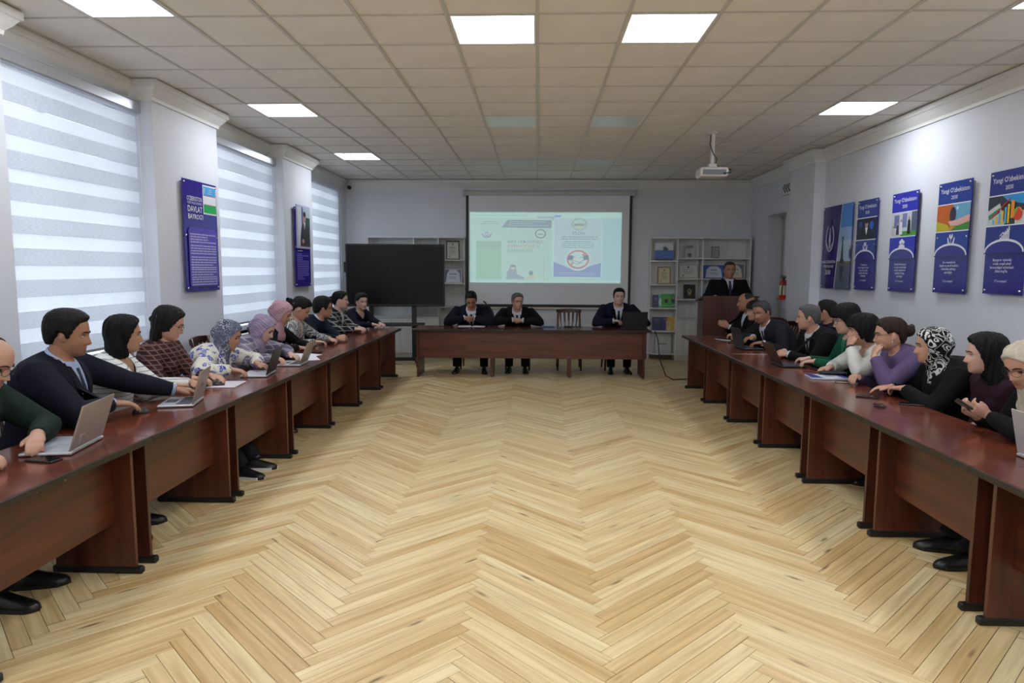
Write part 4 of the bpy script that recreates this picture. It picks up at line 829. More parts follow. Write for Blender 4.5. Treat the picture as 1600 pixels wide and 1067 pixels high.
def ell_ring(c, s, d, w, dp, n=22, e=2.3):
    out = []
    for k in range(n):
        a = 2*math.pi*k/n; ca, sa = math.cos(a), math.sin(a)
        out.append(c+s*(w*math.copysign(abs(ca)**(2/e), ca))+d*(dp*math.copysign(abs(sa)**(2/e), sa)))
    return out
TORSO = [(-.16, .150, .115), (-.06, .178, .13), (.06, .178, .128), (.22, .168, .122), (.4, .168, .122), (.58, .180, .128), (.74, .194, .128), (.88, .202, .114), (.945, .172, .094), (.985, .112, .078), (1.03, .068, .063)]
class Body:
    def __init__(s, P):
        s.P = P; s.cache = {}; s.k = P.get('size', 1.0)*(1.02 if P.get('fem') else 1.06); k = s.k; s.root = V((P['hip'][0], P['hip'][1], 0))
        s.sr, s.sf, _ = rot_frame(P['az']); s.hip = V((P['hip'][0], P['hip'][1], P.get('hipz', .565)))-s.root
        s.hr, s.hf, s.hu = rot_frame(P['haz'], P.get('hp', 0), P.get('hroll', 0)); s.hc = V(P['head'])-s.root
        s.hs = P.get('hs', 1.04)
        neckdir = (V((0, 0, 1))+s.sf*.32+(s.hc-s.hip).normalized()*.3).normalized()
        s.N = s.hc-s.hf*.018-neckdir*(.142*s.hs)
        L_ = (s.N-s.hip); ctrl = s.hip+V((0, 0, L_.z*.55))+s.sf*(L_.dot(s.sf)*.22); s.ctrl = ctrl
        s.fem = P.get('fem', False); s.bulk = P.get('bulk', 1.0)*1.05
    def sp(s, t_):
        if t_ <= 1:
            q = s.hip*(1-t_)**2+s.ctrl*2*t_*(1-t_)+s.N*t_*t_; tg = ((s.ctrl-s.hip)*(1-t_)+(s.N-s.ctrl)*t_).normalized()
        else:
            tg = (s.N-s.ctrl).normalized(); q = s.N+tg*(t_-1)*.5
        d = tg.cross(s.sr).normalized(); return q, tg, d
    def torso(s, mb, inf=0, t0=-.16, t1=1.04, flare=0):
        rings = []
        for t_, w, dp in TORSO:
            if t_ < t0-.001 or t_ > t1+.001: continue
            q, tg, d = s.sp(t_); b = s.bulk if t_ < .8 else 1+(s.bulk-1)*.4
            w2 = w*s.k*(b if not s.fem else b*.91); d2 = dp*s.k*b
            off = d*((b-1)*.10*math.sin(max(0, min(1, (t_+.1)/.9))*math.pi))
            i2 = inf*(1 if t_ < .9 else .55)
            rings.append(ell_ring(q+off, s.sr, d, w2+i2+flare*(1 if t_ < .3 else 0), d2+i2))
        mb.loft(rings)
        if s.fem:
            q, tg, d = s.sp(.66)
            for sg in (-1, 1): mb.ellipsoid(q+s.sr*sg*.07*s.k+d*.085*s.k*s.bulk, (.07*s.k+inf, .06*s.k+inf, .065*s.k+inf), 12, 8)
    def shoulder(s, sg):
        q, tg, d = s.sp(.885); return q+s.sr*sg*(.188*s.k*(.9 if s.fem else 1)*(1+(s.bulk-1)*.5))-tg*.012
    def over(s, p):
        x, y = p.x+s.root.x, p.y+s.root.y
        return (-2.745 < x < -2.1 and 2.4 < y < 10.56) or (2.06 < x < 2.705 and 2.1 < y < 9.83) or (-1.96 < x < 1.78 and 10.44 < y < 11.165)
    def solve(s, sg, W, h):
        S_ = s.shoulder(sg); a, b = .295*s.k, .262*s.k; D = W-S_; L_ = D.length
        if L_ > (a+b)*.995: f = L_/((a+b)*.995); a *= f; b *= f
        u = D.normalized(); x = (a*a-b*b+L_*L_)/(2*L_); hgt = math.sqrt(max(a*a-x*x, 1e-6))
        p0 = V(h['pole']) if 'pole' in h else (s.sr*sg*.55-s.sf*.35+V((0, 0, -1))); best = None
        rk = s.k*(.9 if s.fem else 1)*(1+(s.bulk-1)*.6); inf = s.P.get('inf', .016)*.85
        for i in range(9):      # lift the elbow outwards until the sleeve clears the table top
            p = p0+(s.sr*sg*.9-s.sf*.5+V((0, 0, .75)))*(i*.22); p = (p-u*p.dot(u)).normalized(); E = S_+u*x+p*hgt; bad = 0
            for t_, r in ((0, .047), (.3, .045), (.6, .039), (.9, .030)):
                q = E.lerp(W, t_)
                if s.over(q) and q.z > .6: bad = max(bad, TOPZ+.002+r*rk+inf-q.z)
            for t_ in (.6, .8):
                q = S_.lerp(E, t_)
                if s.over(q) and q.z > .6: bad = max(bad, TOPZ+.002+.05*rk+inf-q.z)
            if best is None or bad < best[0]-.002: best = (bad, E)
            if bad <= .001: break
        return S_, best[1], best[0]
    def arm(s, sg):
        if sg in s.cache: return s.cache[sg]
        h = s.P['hands']['R' if sg > 0 else 'L']; W = V(h['w'])-s.root
        for it in range(4):     # raise the wrist until neither fingers nor sleeve reach into the table
            S_, E, bad = s.solve(sg, W, h); s.cache[sg] = (S_, E, W, h); m_ = MB(); s.hand(m_, sg)
            low = max([TOPZ+.003-v[2] for v in m_.v if s.over(V(v)) and v[2] > .6] or [0]); up_ = max(low, min(bad, .02))
            if up_ < .001: break
            W = W+V((0, 0, up_))
        S_, E, bad = s.solve(sg, W, h); s.cache[sg] = (S_, E, W, h); return s.cache[sg]
    def arm_tube(s, mb, sg, inf, end=1.0, start=0):
        S_, E, W, h = s.arm(sg); k = s.k*(.9 if s.fem else 1)*(1+(s.bulk-1)*.6); pts = []; rad = []
        inner = s.sp(.84)[0]
        for t_, r in ((-.25, .05), (0, .068), (.35, .058), (.75, .050), (.93, .047)): pts.append(S_.lerp(E, t_) if t_ >= 0 else S_.lerp(inner, .35)); rad.append(r*k+inf)
        pts.append(E+((E-S_).normalized()-(W-E).normalized())*.008); rad.append(.046*k+inf)
        for t_, r in ((.1, .046), (.3, .045), (.6, .039), (.85, .031), (1, .0275)):
            if t_ <= end+1e-6: pts.append(E.lerp(W, t_)); rad.append(r*k+inf*(1-.25*t_))
        if end < 1 and end not in (.85,): pts.append(E.lerp(W, end)); rad.append(.030*k+inf*.9)
        mb.tube(pts, rad, 14)
    def hand(s, mb, sg):
        S_, E, W, h = s.arm(sg); k = s.k*(.92 if s.fem else 1.0)*1.02
        dr = V(h['d']).normalized() if 'd' in h else (W-E).normalized(); n = V(h.get('n', (0, 0, -1))); n = (n-dr*n.dot(dr)).normalized()
        th = dr.cross(n)*sg; curl = h.get('curl', .3); 
        pal = []
        for t_, w, t2 in ((-.015, .026, .02), (.01, .03, .02), (.035, .038, .018), (.065, .041, .0155), (.088, .038, .012)):
            pal.append(ell_ring(W+dr*t_*k, th, n, w*k, t2*k, 14, 2.6))
        mb.loft(pal)
        for i, (o_, ln, r) in enumerate(((.029, .072, .0088), (.0098, .080, .0092), (-.0098, .074, .0088), (-.0285, .058, .0078))):
            p = W+dr*.082*k+th*o_*k; c = curl*(1+.12*i); pts = [p-dr*.012*k, p]; ang = 0; q = p
            for seg, f in ((.44, .75), (.32, 1.0), (.24, .7)):
                ang += c*f*1.35; q = q+(dr*math.cos(ang)+n*math.sin(ang)+th*(o_*h.get('spread', 1.6))*math.cos(ang))*ln*seg*k; pts.append(q)
            mb.tube(pts, [r*k*1.02, r*k, r*.95*k, r*.88*k, r*.7*k], 10)
        tp = W+dr*.022*k+th*.026*k; tc_ = h.get('thumb', .5)
        d1 = (dr*.75+th*.75*(1-tc_*.6)+n*.35*tc_).normalized(); d2 = (dr*.95+th*.2*(1-tc_)+n*.4*tc_).normalized()
        mb.tube([tp-d1*.012*k, tp+d1*.018*k, tp+d1*.042*k, tp+d1*.042*k+d2*.024*k, tp+d1*.042*k+d2*.034*k], [.013*k, .0125*k, .0105*k, .0092*k, .006*k], 10)
    def legs(s, mb, inf=0, foot=False):
        k = s.k; st = s.P.get('stand')
        for sg in (-1, 1):
            H_ = s.hip+s.sr*sg*.088*k
            if st: Kn = V((H_.x, H_.y, .5))+s.sf*.02; An = V((H_.x, H_.y, .09))-s.sf*.01
            else:
                kf = s.P.get('knee', .43); Kn = H_+s.sf*kf*k+s.sr*sg*s.P.get('kneeout', .03); Kn.z = .53; An = V((Kn.x, Kn.y, .10))+s.sf*s.P.get('foot', -.02)
            b = 1+(s.bulk-1)*.5
            if not st: H_ = H_-s.sf*.03
            mb.tube([H_-(Kn-H_).normalized()*.05, H_, H_.lerp(Kn, .5), Kn-(Kn-H_).normalized()*.03, Kn.lerp(An, .12), Kn.lerp(An, .4), Kn.lerp(An, .8), An], [(.075*b+inf), .087*k*b+inf, .075*k*b+inf, .060*k+inf, .057*k+inf, .055*k+inf, .042*k+inf*1.6, .038*k+inf*1.9], 14)
            if foot: yield An, sg
def build_person(P):
    B = Body(P); e = empty('person', B.root); tag(e, P['label'], 'person', P.get('group', 'people at the meeting'))
    skin = skin_mat(P.get('skin', 'mid')); fine = P.get('fine', 1)
    # ---- body ----
    mb = MB(); B.torso(mb); list(B.legs(mb))
    for sg in (-1, 1): B.arm_tube(mb, sg, 0); B.hand(mb, sg)
    hp = lambda p: B.hc+(B.hr*p.x+B.hf*p.y+B.hu*p.z)*B.hs
    q0, tg0, d0 = B.sp(1.0); top = hp(V((0, -.02, -.05)))
    nk = .058*B.k*(.88 if B.fem else 1.03)
    mb.tube([q0-tg0*.05, q0, q0.lerp(top, .5), top], [nk*1.3, nk*1.08, nk, nk], 16)
    body = fuse(mb, .0065 if fine else .0085, 2, .2 if fine else .28)
    nb = len(body.vertices)
    rings = head_rings(); hm = MB(); hm.loft([[hp(p) for p in r] for r in rings]); nh = len(hm.v)
    for sg in ((-1, 1) if P.get('hair') != 'hijab' else ()):
        R = Matrix((B.hr, B.hf, B.hu)).transposed()
        hm.ellipsoid(hp(V((sg*.0775, -.012, -.008))), (.0085*B.hs, .018*B.hs, .031*B.hs), 12, 8, R=R @ Matrix.Rotation(sg*.35, 3, 'Z') @ Matrix.Rotation(-.15, 3, 'X'))
        hm.ellipsoid(hp(V((sg*.073, -.004, -.03))), (.007*B.hs, .009*B.hs, .012*B.hs), 10, 6, R=R)
    h_me = hm.mesh('head'); bm = bmesh.new(); bm.from_mesh(body); bm.from_mesh(h_me); bm.to_mesh(body); bm.free(); bpy.data.meshes.remove(h_me)
    lip = P.get('lip', (.80, .55, .52) if B.fem else (.86, .68, .64)); tint = np.ones((len(body.vertices), 4), np.float32)
    loc = [p for r in rings for p in r]; beard = P.get('beard', 0)
    for i, p in enumerate(loc):
        if p.y > .03:
            m_ = G(abs(p.x), .015)**.5*(G(p.z+.069, .0045)+G(p.z+.080, .005)); m_ = min(1, m_*1.1) if abs(p.x) < .026 else 0
            c = np.array([1, 1, 1.])*(1-m_)+np.array(lip)*m_
            ck = .12*G(abs(p.x)-.045, .016)*G(p.z+.035, .018)+.1*G(abs(p.x), .01)*G(p.z+.045, .01); c = c*(1-ck)+c*np.array([1.0, .78, .74])*ck
            if beard and p.z < -.045: bb = beard*ss(-p.z, .045, .065)*(1-m_); c = c*(1-bb)+c*np.array([.62, .62, .64])*bb
            tint[nb+i, :3] = c
    ca = body.color_attributes.new('tint', 'FLOAT_COLOR', 'POINT'); ca.data.foreach_set('color', tint.ravel())
    finish('body', body, [skin], e)
    # ---- eyes and brows ----
    hb = hair_mat(P.get('hair_col', (24, 20, 19))); down = P.get('hp', 0) > 14 or P.get('lids')
    def surf(x, z):
        a = math.asin(min(.98, abs(x)/np.interp(z, _HZ, _HW))**1.125); return head_pt(math.copysign(a, x) if x else 0, z).y
    for sg in (-1, 1):
        R = Matrix((B.hr, B.hf, B.hu)).transposed(); ys = surf(sg*.031, -.001); em = MB()
        em.ellipsoid(hp(V((sg*.031, ys-.0015, -.002))), (.0135*B.hs, .008*B.hs, .0075*B.hs), 12, 8, 2 if down else 0, R=R)
        if not down: em.ellipsoid(hp(V((sg*.031+P.get('gaze', 0)*.004, ys+.0035, -.0015))), (.0058*B.hs, .0042*B.hs, .0062*B.hs), 10, 6, 1, R=R)
        zl_ = -.0075 if down else .0045
        em.tube([hp(V((sg*(.031+dx), ys+dy, zl_+dz))) for dx, dy, dz in ((-.0135, .002, -.002 if not down else .002), (-.007, .0055, .0012 if not down else -.0005), (0, .007, .002 if not down else -.001), (.008, .0055, .0012 if not down else -.0005), (.0145, .0005, -.002 if not down else .002))], .0019*B.hs, 6, 3)
        em.build('eye', [m_eye, m_iris, skin, m_lash], e, True)
        bmq = MB(); pts = []
        for x, z in ((.012, .018), (.022, .0225), (.034, .0245), (.045, .0225), (.053, .017)): pts.append(hp(V((sg*x, surf(sg*x, z)+.0015, z))))
        bmq.tube(pts, [.0028*B.hs, .0036*B.hs, .0034*B.hs, .0028*B.hs, .0014*B.hs], 6); bmq.build('eyebrow', hb, e, True)
    # ---- hair or headscarf ----
    st = P.get('hair', 'short'); yr_, yf, yu = rot_frame(P['haz'], P.get('hp', 0)*.35); gp = lambda x, y, z: B.hc+(yr_*x+yf*y+yu*z)*B.hs
    def mass(mb, L_, n=20):
        mb.loft([ell_ring(gp(l[4] if len(l) > 4 else 0, l[0], l[1]), yr_, yf, l[2]*B.hs, l[3]*B.hs, n, 2.1) for l in L_])
    mb = MB(); vox = .0055 if fine else .007
    if st == 'hijab':
        mb.loft([[hp(p) for p in r] for r in head_rings(hijab_off, face=False)])
        c0 = hp(V((0, -.032, -.055))); q1, tg1, d1 = B.sp(.985); c1 = q1+d1*.012
        rr = [(c0.lerp(c1, t_), w, dp) for t_, w, dp in ((0, .066, .066), (.45, .070, .072), (.8, .086, .08))]+[(c1-tg1*.012, .118, .098), (c1-tg1*.045+d1*.012, .158, .12), (c1-tg1*.085+d1*.02, .165, .128), (c1-tg1*.10+d1*.02, .15, .115)]
        mb.loft([ell_ring(c, B.sr, B.sf if i < 3 else d1, w*B.hs, dp*B.hs, 22, 2.1) for i, (c, w, dp) in enumerate(rr)])
        mb.ellipsoid(gp(0, -.085, .015), (.06*B.hs, .05*B.hs, .06*B.hs))
        finish('headscarf', fuse(mb, vox, 3, .55), [P['scarf_mat']], e)
    else:
        kind = {'short': 'male', 'bald': 'bald', 'bangs': 'bang', 'crop': 'bang', 'bun': 'up', 'pony': 'up'}.get(st, 'fem'); th = P.get('hth', .014 if st == 'short' else .006 if st == 'bald' else .02)
        mb.loft([[hp(p) for p in r] for r in head_rings(hair_off(kind, th), face=False)])
        if st == 'long': mass(mb, [(-.03, .06, .08, .085), (-.036, .01, .09, .084), (-.042, -.05, .093, .078), (-.05, -.11, .094, .068), (-.062, -.18, .098, .06), (-.066, -.26, .1, .056), (-.064, -.33, .085, .046), (-.06, -.39, .05, .03)])
        if st == 'bob': mass(mb, [(-.034, .06, .08, .082), (-.042, .01, .092, .078), (-.046, -.05, .097, .074), (-.048, -.10, .098, .07), (-.046, -.145, .088, .064), (-.05, -.165, .06, .04)])
        if st == 'halfup': mass(mb, [(-.05, .05, .07, .07), (-.058, 0, .078, .066), (-.07, -.06, .074, .055), (-.085, -.13, .066, .042), (-.105, -.2, .06, .034), (-.12, -.27, .045, .026), (-.125, -.32, .02, .014)]); mb.ellipsoid(gp(0, -.118, .03), (.03, .02, .025))
        if st == 'pony': mass(mb, [(-.10, .06, .03, .03), (-.135, .045, .036, .034), (-.15, .0, .04, .034), (-.152, -.08, .042, .034), (-.15, -.17, .038, .03), (-.145, -.25, .026, .02), (-.14, -.3, .01, .01)], 14)
        if st == 'bun': mb.ellipsoid(gp(0, -.135, P.get('bunz', .045)), (.048, .045, .048)); mb.ellipsoid(gp(.02, -.16, P.get('bunz', .045)+.03), (.02, .025, .02))
        if st == 'crop': mass(mb, [(-.03, .06, .078, .085), (-.034, .01, .088, .084), (-.04, -.04, .084, .074), (-.05, -.075, .07, .055), (-.055, -.095, .045, .035)])
        hme = fuse(mb, vox, 2, .55); co = np.empty(len(hme.vertices)*3, np.float32); hme.vertices.foreach_get('co', co); co = co.reshape(-1, 3); no = np.empty_like(co).ravel(); hme.vertices.foreach_get('normal', no); no = no.reshape(-1, 3)
        lc = (co-np.array(B.hc))@np.array([list(yr_), list(yf), list(yu)]).T; az_ = np.arctan2(lc[:, 0], lc[:, 1]+.02); amp = .0010 if st in ('short', 'bald') else .0022
        dsp = amp*(np.sin(az_*17+lc[:, 2]*22)+.8*np.sin(az_*29-lc[:, 2]*31+1.3)+.5*np.sin(lc[:, 0]*160+lc[:, 1]*130))
        hme.vertices.foreach_set('co', (co+no*dsp[:, None]).astype(np.float32).ravel()); hme.update(); finish('hair', hme, [hb], e)
    if P.get('cap_hair_band'):
        q = MB(); q.tube([gp(sx*.07, -.1+.02*abs(sx), .055+.02*(1-abs(sx))) for sx in (-1, -.5, 0, .5, 1)], .006, 6); q.build('hair_clip', pmat('pale_clip', srgb(196, 186, 160), .4), e, True)
    if P.get('earring'):
        for sg in (-1, 1): q = MB(); q.ellipsoid(hp(V((sg*.079, -.004, -.045))), (.005, .005, .006), 8, 6); q.build('earring', pmat('pearl', srgb(226, 220, 206), .2), e, True)
    if P.get('glasses'):
        q = MB(); rt = P['glasses']
        for sg in (-1, 1):
            c = V((sg*.033, .099, -.004)); q.tube([hp(c+V((.025*math.cos(a), -.006*math.cos(a)*sg, .019*math.sin(a)))) for a in np.linspace(0, 2*math.pi, 17)], rt, 6)
            q.tube([hp(V((sg*.058, .092, .004))), hp(V((sg*.075, .06, .006))), hp(V((sg*.081, 0, .008))), hp(V((sg*.08, -.022, -.008)))], rt, 6)
        q.tube([hp(V((-.009, .1, .002))), hp(V((0, .104, .005))), hp(V((.009, .1, .002)))], rt, 6)
        q.build('glasses', pmat('glasses_frame', srgb(40, 34, 34), .3), e, True)
    # ---- garments ----
    top = P['top_mat']; inf = P.get('inf', .016); tv = P.get('cut', None); mb = MB()
    B.torso(mb, inf, t0=-.16, t1=P.get('neck_t', 1.03), flare=P.get('flare', .006))
    ends = P.get('sleeve', .93)
    for sg in (-1, 1): B.arm_tube(mb, sg, inf*.85, ends)
    g = fuse(mb, .010 if fine else .012, P.get('gsm', 3))
    def tx(c):
        best = min((((c-B.sp(t_)[0]).length, t_) for t_ in np.linspace(0, 1.05, 22))); q, tg, d = B.sp(best[1])
        t2 = best[1]+(c-q).dot(tg)/.5; q, tg, d = B.sp(min(1.1, max(0, t2))); return t2, (c-q).dot(B.sr), (c-q).dot(d)
    verts = [v.co.copy() for v in g.vertices]; tree = BVHTree.FromPolygons(verts, [tuple(p.vertices) for p in g.polygons])
    if tv:
        t0c, wtop, shape = tv; bm = bmesh.new(); bm.from_mesh(g); dl = []
        keep = [q for sg in (-1, 1) for q in [B.arm(sg)[0].lerp(B.arm(sg)[1], t_) for t_ in (.4, .55, .7, .85, 1)]+[B.arm(sg)[1].lerp(B.arm(sg)[2], t_) for t_ in (.2, .4, .6, .8, 1)]]
        for f in bm.faces:
            c = f.calc_center_median()
            if c.z < .5 or min((c-q).length for q in keep) < .078: continue
            t2, x, dd = tx(c)
            if 0 < dd < (.172 if t2 < .75 else .15)*B.k*B.bulk and t2 > t0c:
                u = (t2-t0c)/(1.0-t0c); lim = wtop*(u**.55 if shape == 'round' else u)
                if abs(x) < lim: dl.append(f)
        bmesh.ops.delete(bm, geom=dl, context='FACES'); bm.to_mesh(g); bm.free()
    go = finish(P.get('top_name', 'jacket' if P.get('suit') else 'top'), g, [top], e)
    if tv: sm_ = go.modifiers.new('thick', 'SOLIDIFY'); sm_.thickness = .004; sm_.offset = -1
    def conform(tr, t_, x, lift):
        q, tg, d = B.sp(t_); o = q+B.sr*x+d*.5; hit = tr.ray_cast(o, -d); return (hit[0]+d*lift) if hit[0] else q+B.sr*x+d*.13
    if P.get('suit'):
        sh = P.get('shirt_mat', MATS.get('shirt_white') or fabric('shirt_white', (206, 210, 222), .2)); mb = MB(); B.torso(mb, .006, t0=.06, t1=1.03)
        s_me = fuse(mb, .011, 3); sv = [v.co.copy() for v in s_me.vertices]; stree = BVHTree.FromPolygons(sv, [tuple(p.vertices) for p in s_me.polygons]); so = finish('shirt', s_me, [sh], e)
        q0, tg0, d0 = B.sp(1.0); q = MB(); n = 20; rg = []
        for zz_, rr in ((-.03, .078), (.0, .074), (.026, .069), (.024, .062), (-.02, .064)):
            rg.append([q0+tg0*(zz_-.016*math.cos(a)*1)+B.sr*math.sin(a)*rr*B.k+d0*math.cos(a)*rr*B.k*.98 for a in [2*math.pi*k/n for k in range(n)]])
        q.loft(rg, cap=False); q.build('collar', sh, so, True)
        if P.get('tie_mat'):
            q = MB(); tt = np.linspace(.97, P.get('tie_end', .25), 12); rg = []
            for i, t_ in enumerate(tt):
                w = (.020 if i == 0 else .014 if i == 1 else .017+.020*min(1, (i-1)/7)); pa, pb = conform(stree, t_, -w, .006), conform(stree, t_, w, .006); pm_ = conform(stree, t_, 0, .014 if i else .018)
                rg.append([pa, pm_, pb, pm_-B.sp(t_)[2]*.01])
            q.loft(rg); q.build('tie', P['tie_mat'], e, True)
        t0c, wtop, _ = tv
        for sg in (-1, 1):
            q = MB(); rg = []
            for i, t_ in enumerate(np.linspace(t0c-.02, .99, 9)):
                u = max(0, (t_-t0c)/(1-t0c)); xi = sg*(wtop*u*.88-.004); wd_ = .012+.05*math.sin(min(1, u*1.25)*math.pi*.62); xo = xi+sg*wd_
                a = conform(tree, t_, xi, .007); b = conform(tree, t_, xo, .006); rg.append([a, b, b-B.sp(t_)[2]*.006, a-B.sp(t_)[2]*.010])
            q.loft(rg); q.build('lapel', top, go, True)
        for sg in (-1, 1):
            S_, E, W, h = B.arm(sg); q = MB(); dr = (W-E).normalized(); q.tube([W-dr*.045, W-dr*.002], [.036*B.k, .0365*B.k], 14); q.build('cuff', sh, so, True)
    elif P.get('inner_mat'):
        mb = MB(); B.torso(mb, .009, t0=.06, t1=P.get('inner_t', 1.0)); finish('inner_top', fuse(mb, .012, 3), [P['inner_mat']], e)
    if P.get('collar_mat') and not P.get('suit'):
        q0, tg0, d0 = B.sp(.99); q = MB(); rg = []
        for zz_, rr in ((-.02, .086), (.02, .074), (.036, .070), (.03, .063), (-.02, .07)):
            rg.append([q0+tg0*(zz_-.02*math.cos(a))+B.sr*math.sin(a)*rr*B.k+d0*math.cos(a)*rr*B.k for a in [2*math.pi*k/20 for k in range(20)]])
        q.loft(rg, cap=False); q.build('collar', P['collar_mat'], go, True)
    # ---- trousers and shoes ----
    tm = P.get('leg_mat') or (MATS.get('dark_trousers') or fabric('dark_trousers', (26, 26, 32), .3)); mb = MB(); B.torso(mb, .012, t0=-.16, t1=.06); ank = list(B.legs(mb, .012, True))
    finish('trousers', fuse(mb, .016 if not P.get('legs_seen') else .012, 2), [tm], e)
    sm = P.get('shoe_mat') or pmat('black_leather', srgb(20, 19, 20), .35)
    for An, sg in ank:
        q = MB(); toe = (B.sf+B.sr*sg*.15).normalized(); sd = V((toe.y, -toe.x, 0)); z0 = 0.004
        rg = []
        for t_, w, h_ in ((-.085, .022, .05), (-.07, .034, .075), (-.03, .038, .095), (.02, .038, .085), (.08, .044, .062), (.13, .045, .048), (.165, .036, .038), (.185, .016, .026)):
            c = V((An.x, An.y, z0))+toe*t_; rg.append([c-sd*w, c+sd*w, c+sd*w*.95+V((0, 0, h_*.55)), c+sd*w*.5+V((0, 0, h_)), c-sd*w*.5+V((0, 0, h_)), c-sd*w*.95+V((0, 0, h_*.55))])
        q.loft(rg); so_ = q.build('shoe', sm, e, True)
        q = MB(); q.loft([[c+V((0, 0, zz_-z0)) for c in ring] for zz_ in (0.0, .022) for ring in [[V((An.x, An.y, z0))+toe*t_+sd*w for t_, w in ((-.088, 0), (-.07, .036), (0, .04), (.08, .046), (.14, .046), (.19, 0), (.14, -.046), (.08, -.046), (0, -.04), (-.07, -.036))]]]); q.build('sole', P.get('sole_mat') or m_blk, so_)
    return e, B
def pattern(name, kind, cols, scale=1.0, rough=.8):
    m, nt, b, N, L = newmat(name); tc = N.new('ShaderNodeTexCoord'); src = tc.outputs['Object']; cols = [srgb(*c) for c in cols]
    def ramp(inp, stops, const=True):
        r = N.new('ShaderNodeValToRGB'); r.color_ramp.interpolation = 'CONSTANT' if const else 'LINEAR'; els = r.color_ramp.elements
        els[0].position, els[0].color = stops[0]; els[1].position, els[1].color = stops[1]
        for p, c in stops[2:]: k = els.new(p); k.color = c
        L.new(inp, r.inputs[0]); return r.outputs[0]
    def mix(f, a, c):
        x = N.new('ShaderNodeMix'); x.data_type = 'RGBA'; L.new(f, x.inputs[0])
        for s_, v in ((6, a), (7, c)):
            if isinstance(v, tuple): x.inputs[s_].default_value = v
            else: L.new(v, x.inputs[s_])
        return x.outputs[2]
    def wave(axis, sc, dist=0):
        w_ = N.new('ShaderNodeTexWave'); w_.bands_direction = axis; w_.inputs['Scale'].default_value = sc; w_.inputs['Distortion'].default_value = dist; w_.inputs['Detail'].default_value = 1; L.new(src, w_.inputs['Vector']); return w_.outputs['Fac']
    BL, WH = (0, 0, 0, 1), (1, 1, 1, 1)
    if kind == 'plaid':
        a = ramp(wave('Z', 4*scale, .4), [(0, BL), (.86, WH)]); c = ramp(wave('DIAGONAL', 3.4*scale, .4), [(0, BL), (.88, WH)])
        g = ramp(wave('Z', 2.0*scale, .3), [(0, BL), (.5, WH)]); col = mix(g, cols[0], cols[1]); col = mix(a, col, cols[2]); col = mix(c, col, cols[2])
    elif kind == 'stripe':
        col = mix(ramp(wave('Z', 9*scale, .3), [(0, BL), (.9, WH)]), cols[0], cols[1])
    elif kind == 'flower':
        vo = N.new('ShaderNodeTexVoronoi'); vo.inputs['Scale'].default_value = 12*scale; L.new(src, vo.inputs['Vector'])
        n = N.new('ShaderNodeTexNoise'); n.inputs['Scale'].default_value = 42*scale; n.inputs['Detail'].default_value = 1; L.new(src, n.inputs['Vector'])
        a = N.new('ShaderNodeMath'); a.operation = 'MULTIPLY_ADD'; L.new(n.outputs[0], a.inputs[0]); a.inputs[1].default_value = .9; L.new(vo.outputs['Distance'], a.inputs[2])
        col = ramp(a.outputs[0], [(0, cols[2]), (.46, cols[1]), (.62, cols[2]), (.68, cols[1]), (.86, cols[0])])
        n2 = N.new('ShaderNodeTexNoise'); n2.inputs['Scale'].default_value = 26*scale; L.new(src, n2.inputs['Vector']); col = mix(ramp(n2.outputs[0], [(0, BL), (.64, WH)]), col, cols[3])
    elif kind == 'check':
        c = N.new('ShaderNodeTexChecker'); c.inputs['Scale'].default_value = 60*scale; c.inputs[1].default_value = cols[0]; c.inputs[2].default_value = cols[1]; L.new(src, c.inputs['Vector']); col = c.outputs[0]
    elif kind == 'speckle':
        n = N.new('ShaderNodeTexNoise'); n.inputs['Scale'].default_value = 75*scale; n.inputs['Detail'].default_value = 2; L.new(src, n.inputs['Vector']); col = ramp(n.outputs[0], [(.3, cols[0]), (.52, cols[1])])
        n2 = N.new('ShaderNodeTexNoise'); n2.inputs['Scale'].default_value = 6*scale; L.new(src, n2.inputs['Vector']); col = mix(ramp(n2.outputs[0], [(.4, BL), (.65, WH)], False), col, cols[2])
    elif kind == 'bands':
        w_ = wave('DIAGONAL', 5*scale, 9); col = ramp(w_, [(0, cols[0]), (.3, cols[1]), (.55, cols[2]), (.8, cols[0])], False)
    elif kind == 'maze':
        n = N.new('ShaderNodeTexNoise'); n.inputs['Scale'].default_value = 19*scale; n.inputs['Detail'].default_value = .5; n.inputs['Distortion'].default_value = 1.4; L.new(src, n.inputs['Vector'])
        col = ramp(n.outputs[0], [(0, cols[0]), (.42, cols[1]), (.47, cols[0]), (.55, cols[1]), (.615, cols[0])])
    elif kind == 'zig':
        w_ = wave('DIAGONAL', 13*scale, 3.5); col = ramp(w_, [(0, cols[0]), (.45, cols[1])])
    L.new(col, b.inputs['Base Color']); b.inputs['Roughness'].default_value = rough; b.inputs['Specular IOR Level'].default_value = .2
    n = N.new('ShaderNodeTexNoise'); n.inputs['Scale'].default_value = 14; n.inputs['Detail'].default_value = 3; L.new(src, n.inputs['Vector'])
    bp = N.new('ShaderNodeBump'); bp.inputs['Strength'].default_value = .35; bp.inputs['Distance'].default_value = .02; L.new(n.outputs[0], bp.inputs['Height']); L.new(bp.outputs[0], b.inputs['Normal'])
    return m
navy = fabric('navy_suit', (29, 31, 46)); black = fabric('black_suit', (22, 22, 26)); charcoal = fabric('charcoal_suit', (44, 44, 50)); dnavy = fabric('dark_navy_suit', (24, 26, 42)); blknit = fabric('black_knit', (20, 20, 23))
white_sh = fabric('shirt_white', (206, 210, 224), .2); blue_sh = fabric('shirt_pale_blue', (172, 186, 220), .2)
tie_n = pmat('tie_navy', srgb(26, 32, 62), .5, noise=.3, nscale=120); tie_t = pmat('tie_teal', srgb(22, 46, 62), .5, noise=.3, nscale=160)
TZ = .787
def H(x, y, z=TZ, **k): d = dict(w=(x, y, z)); d.update(k); return d
DN = (0, 0, -1)
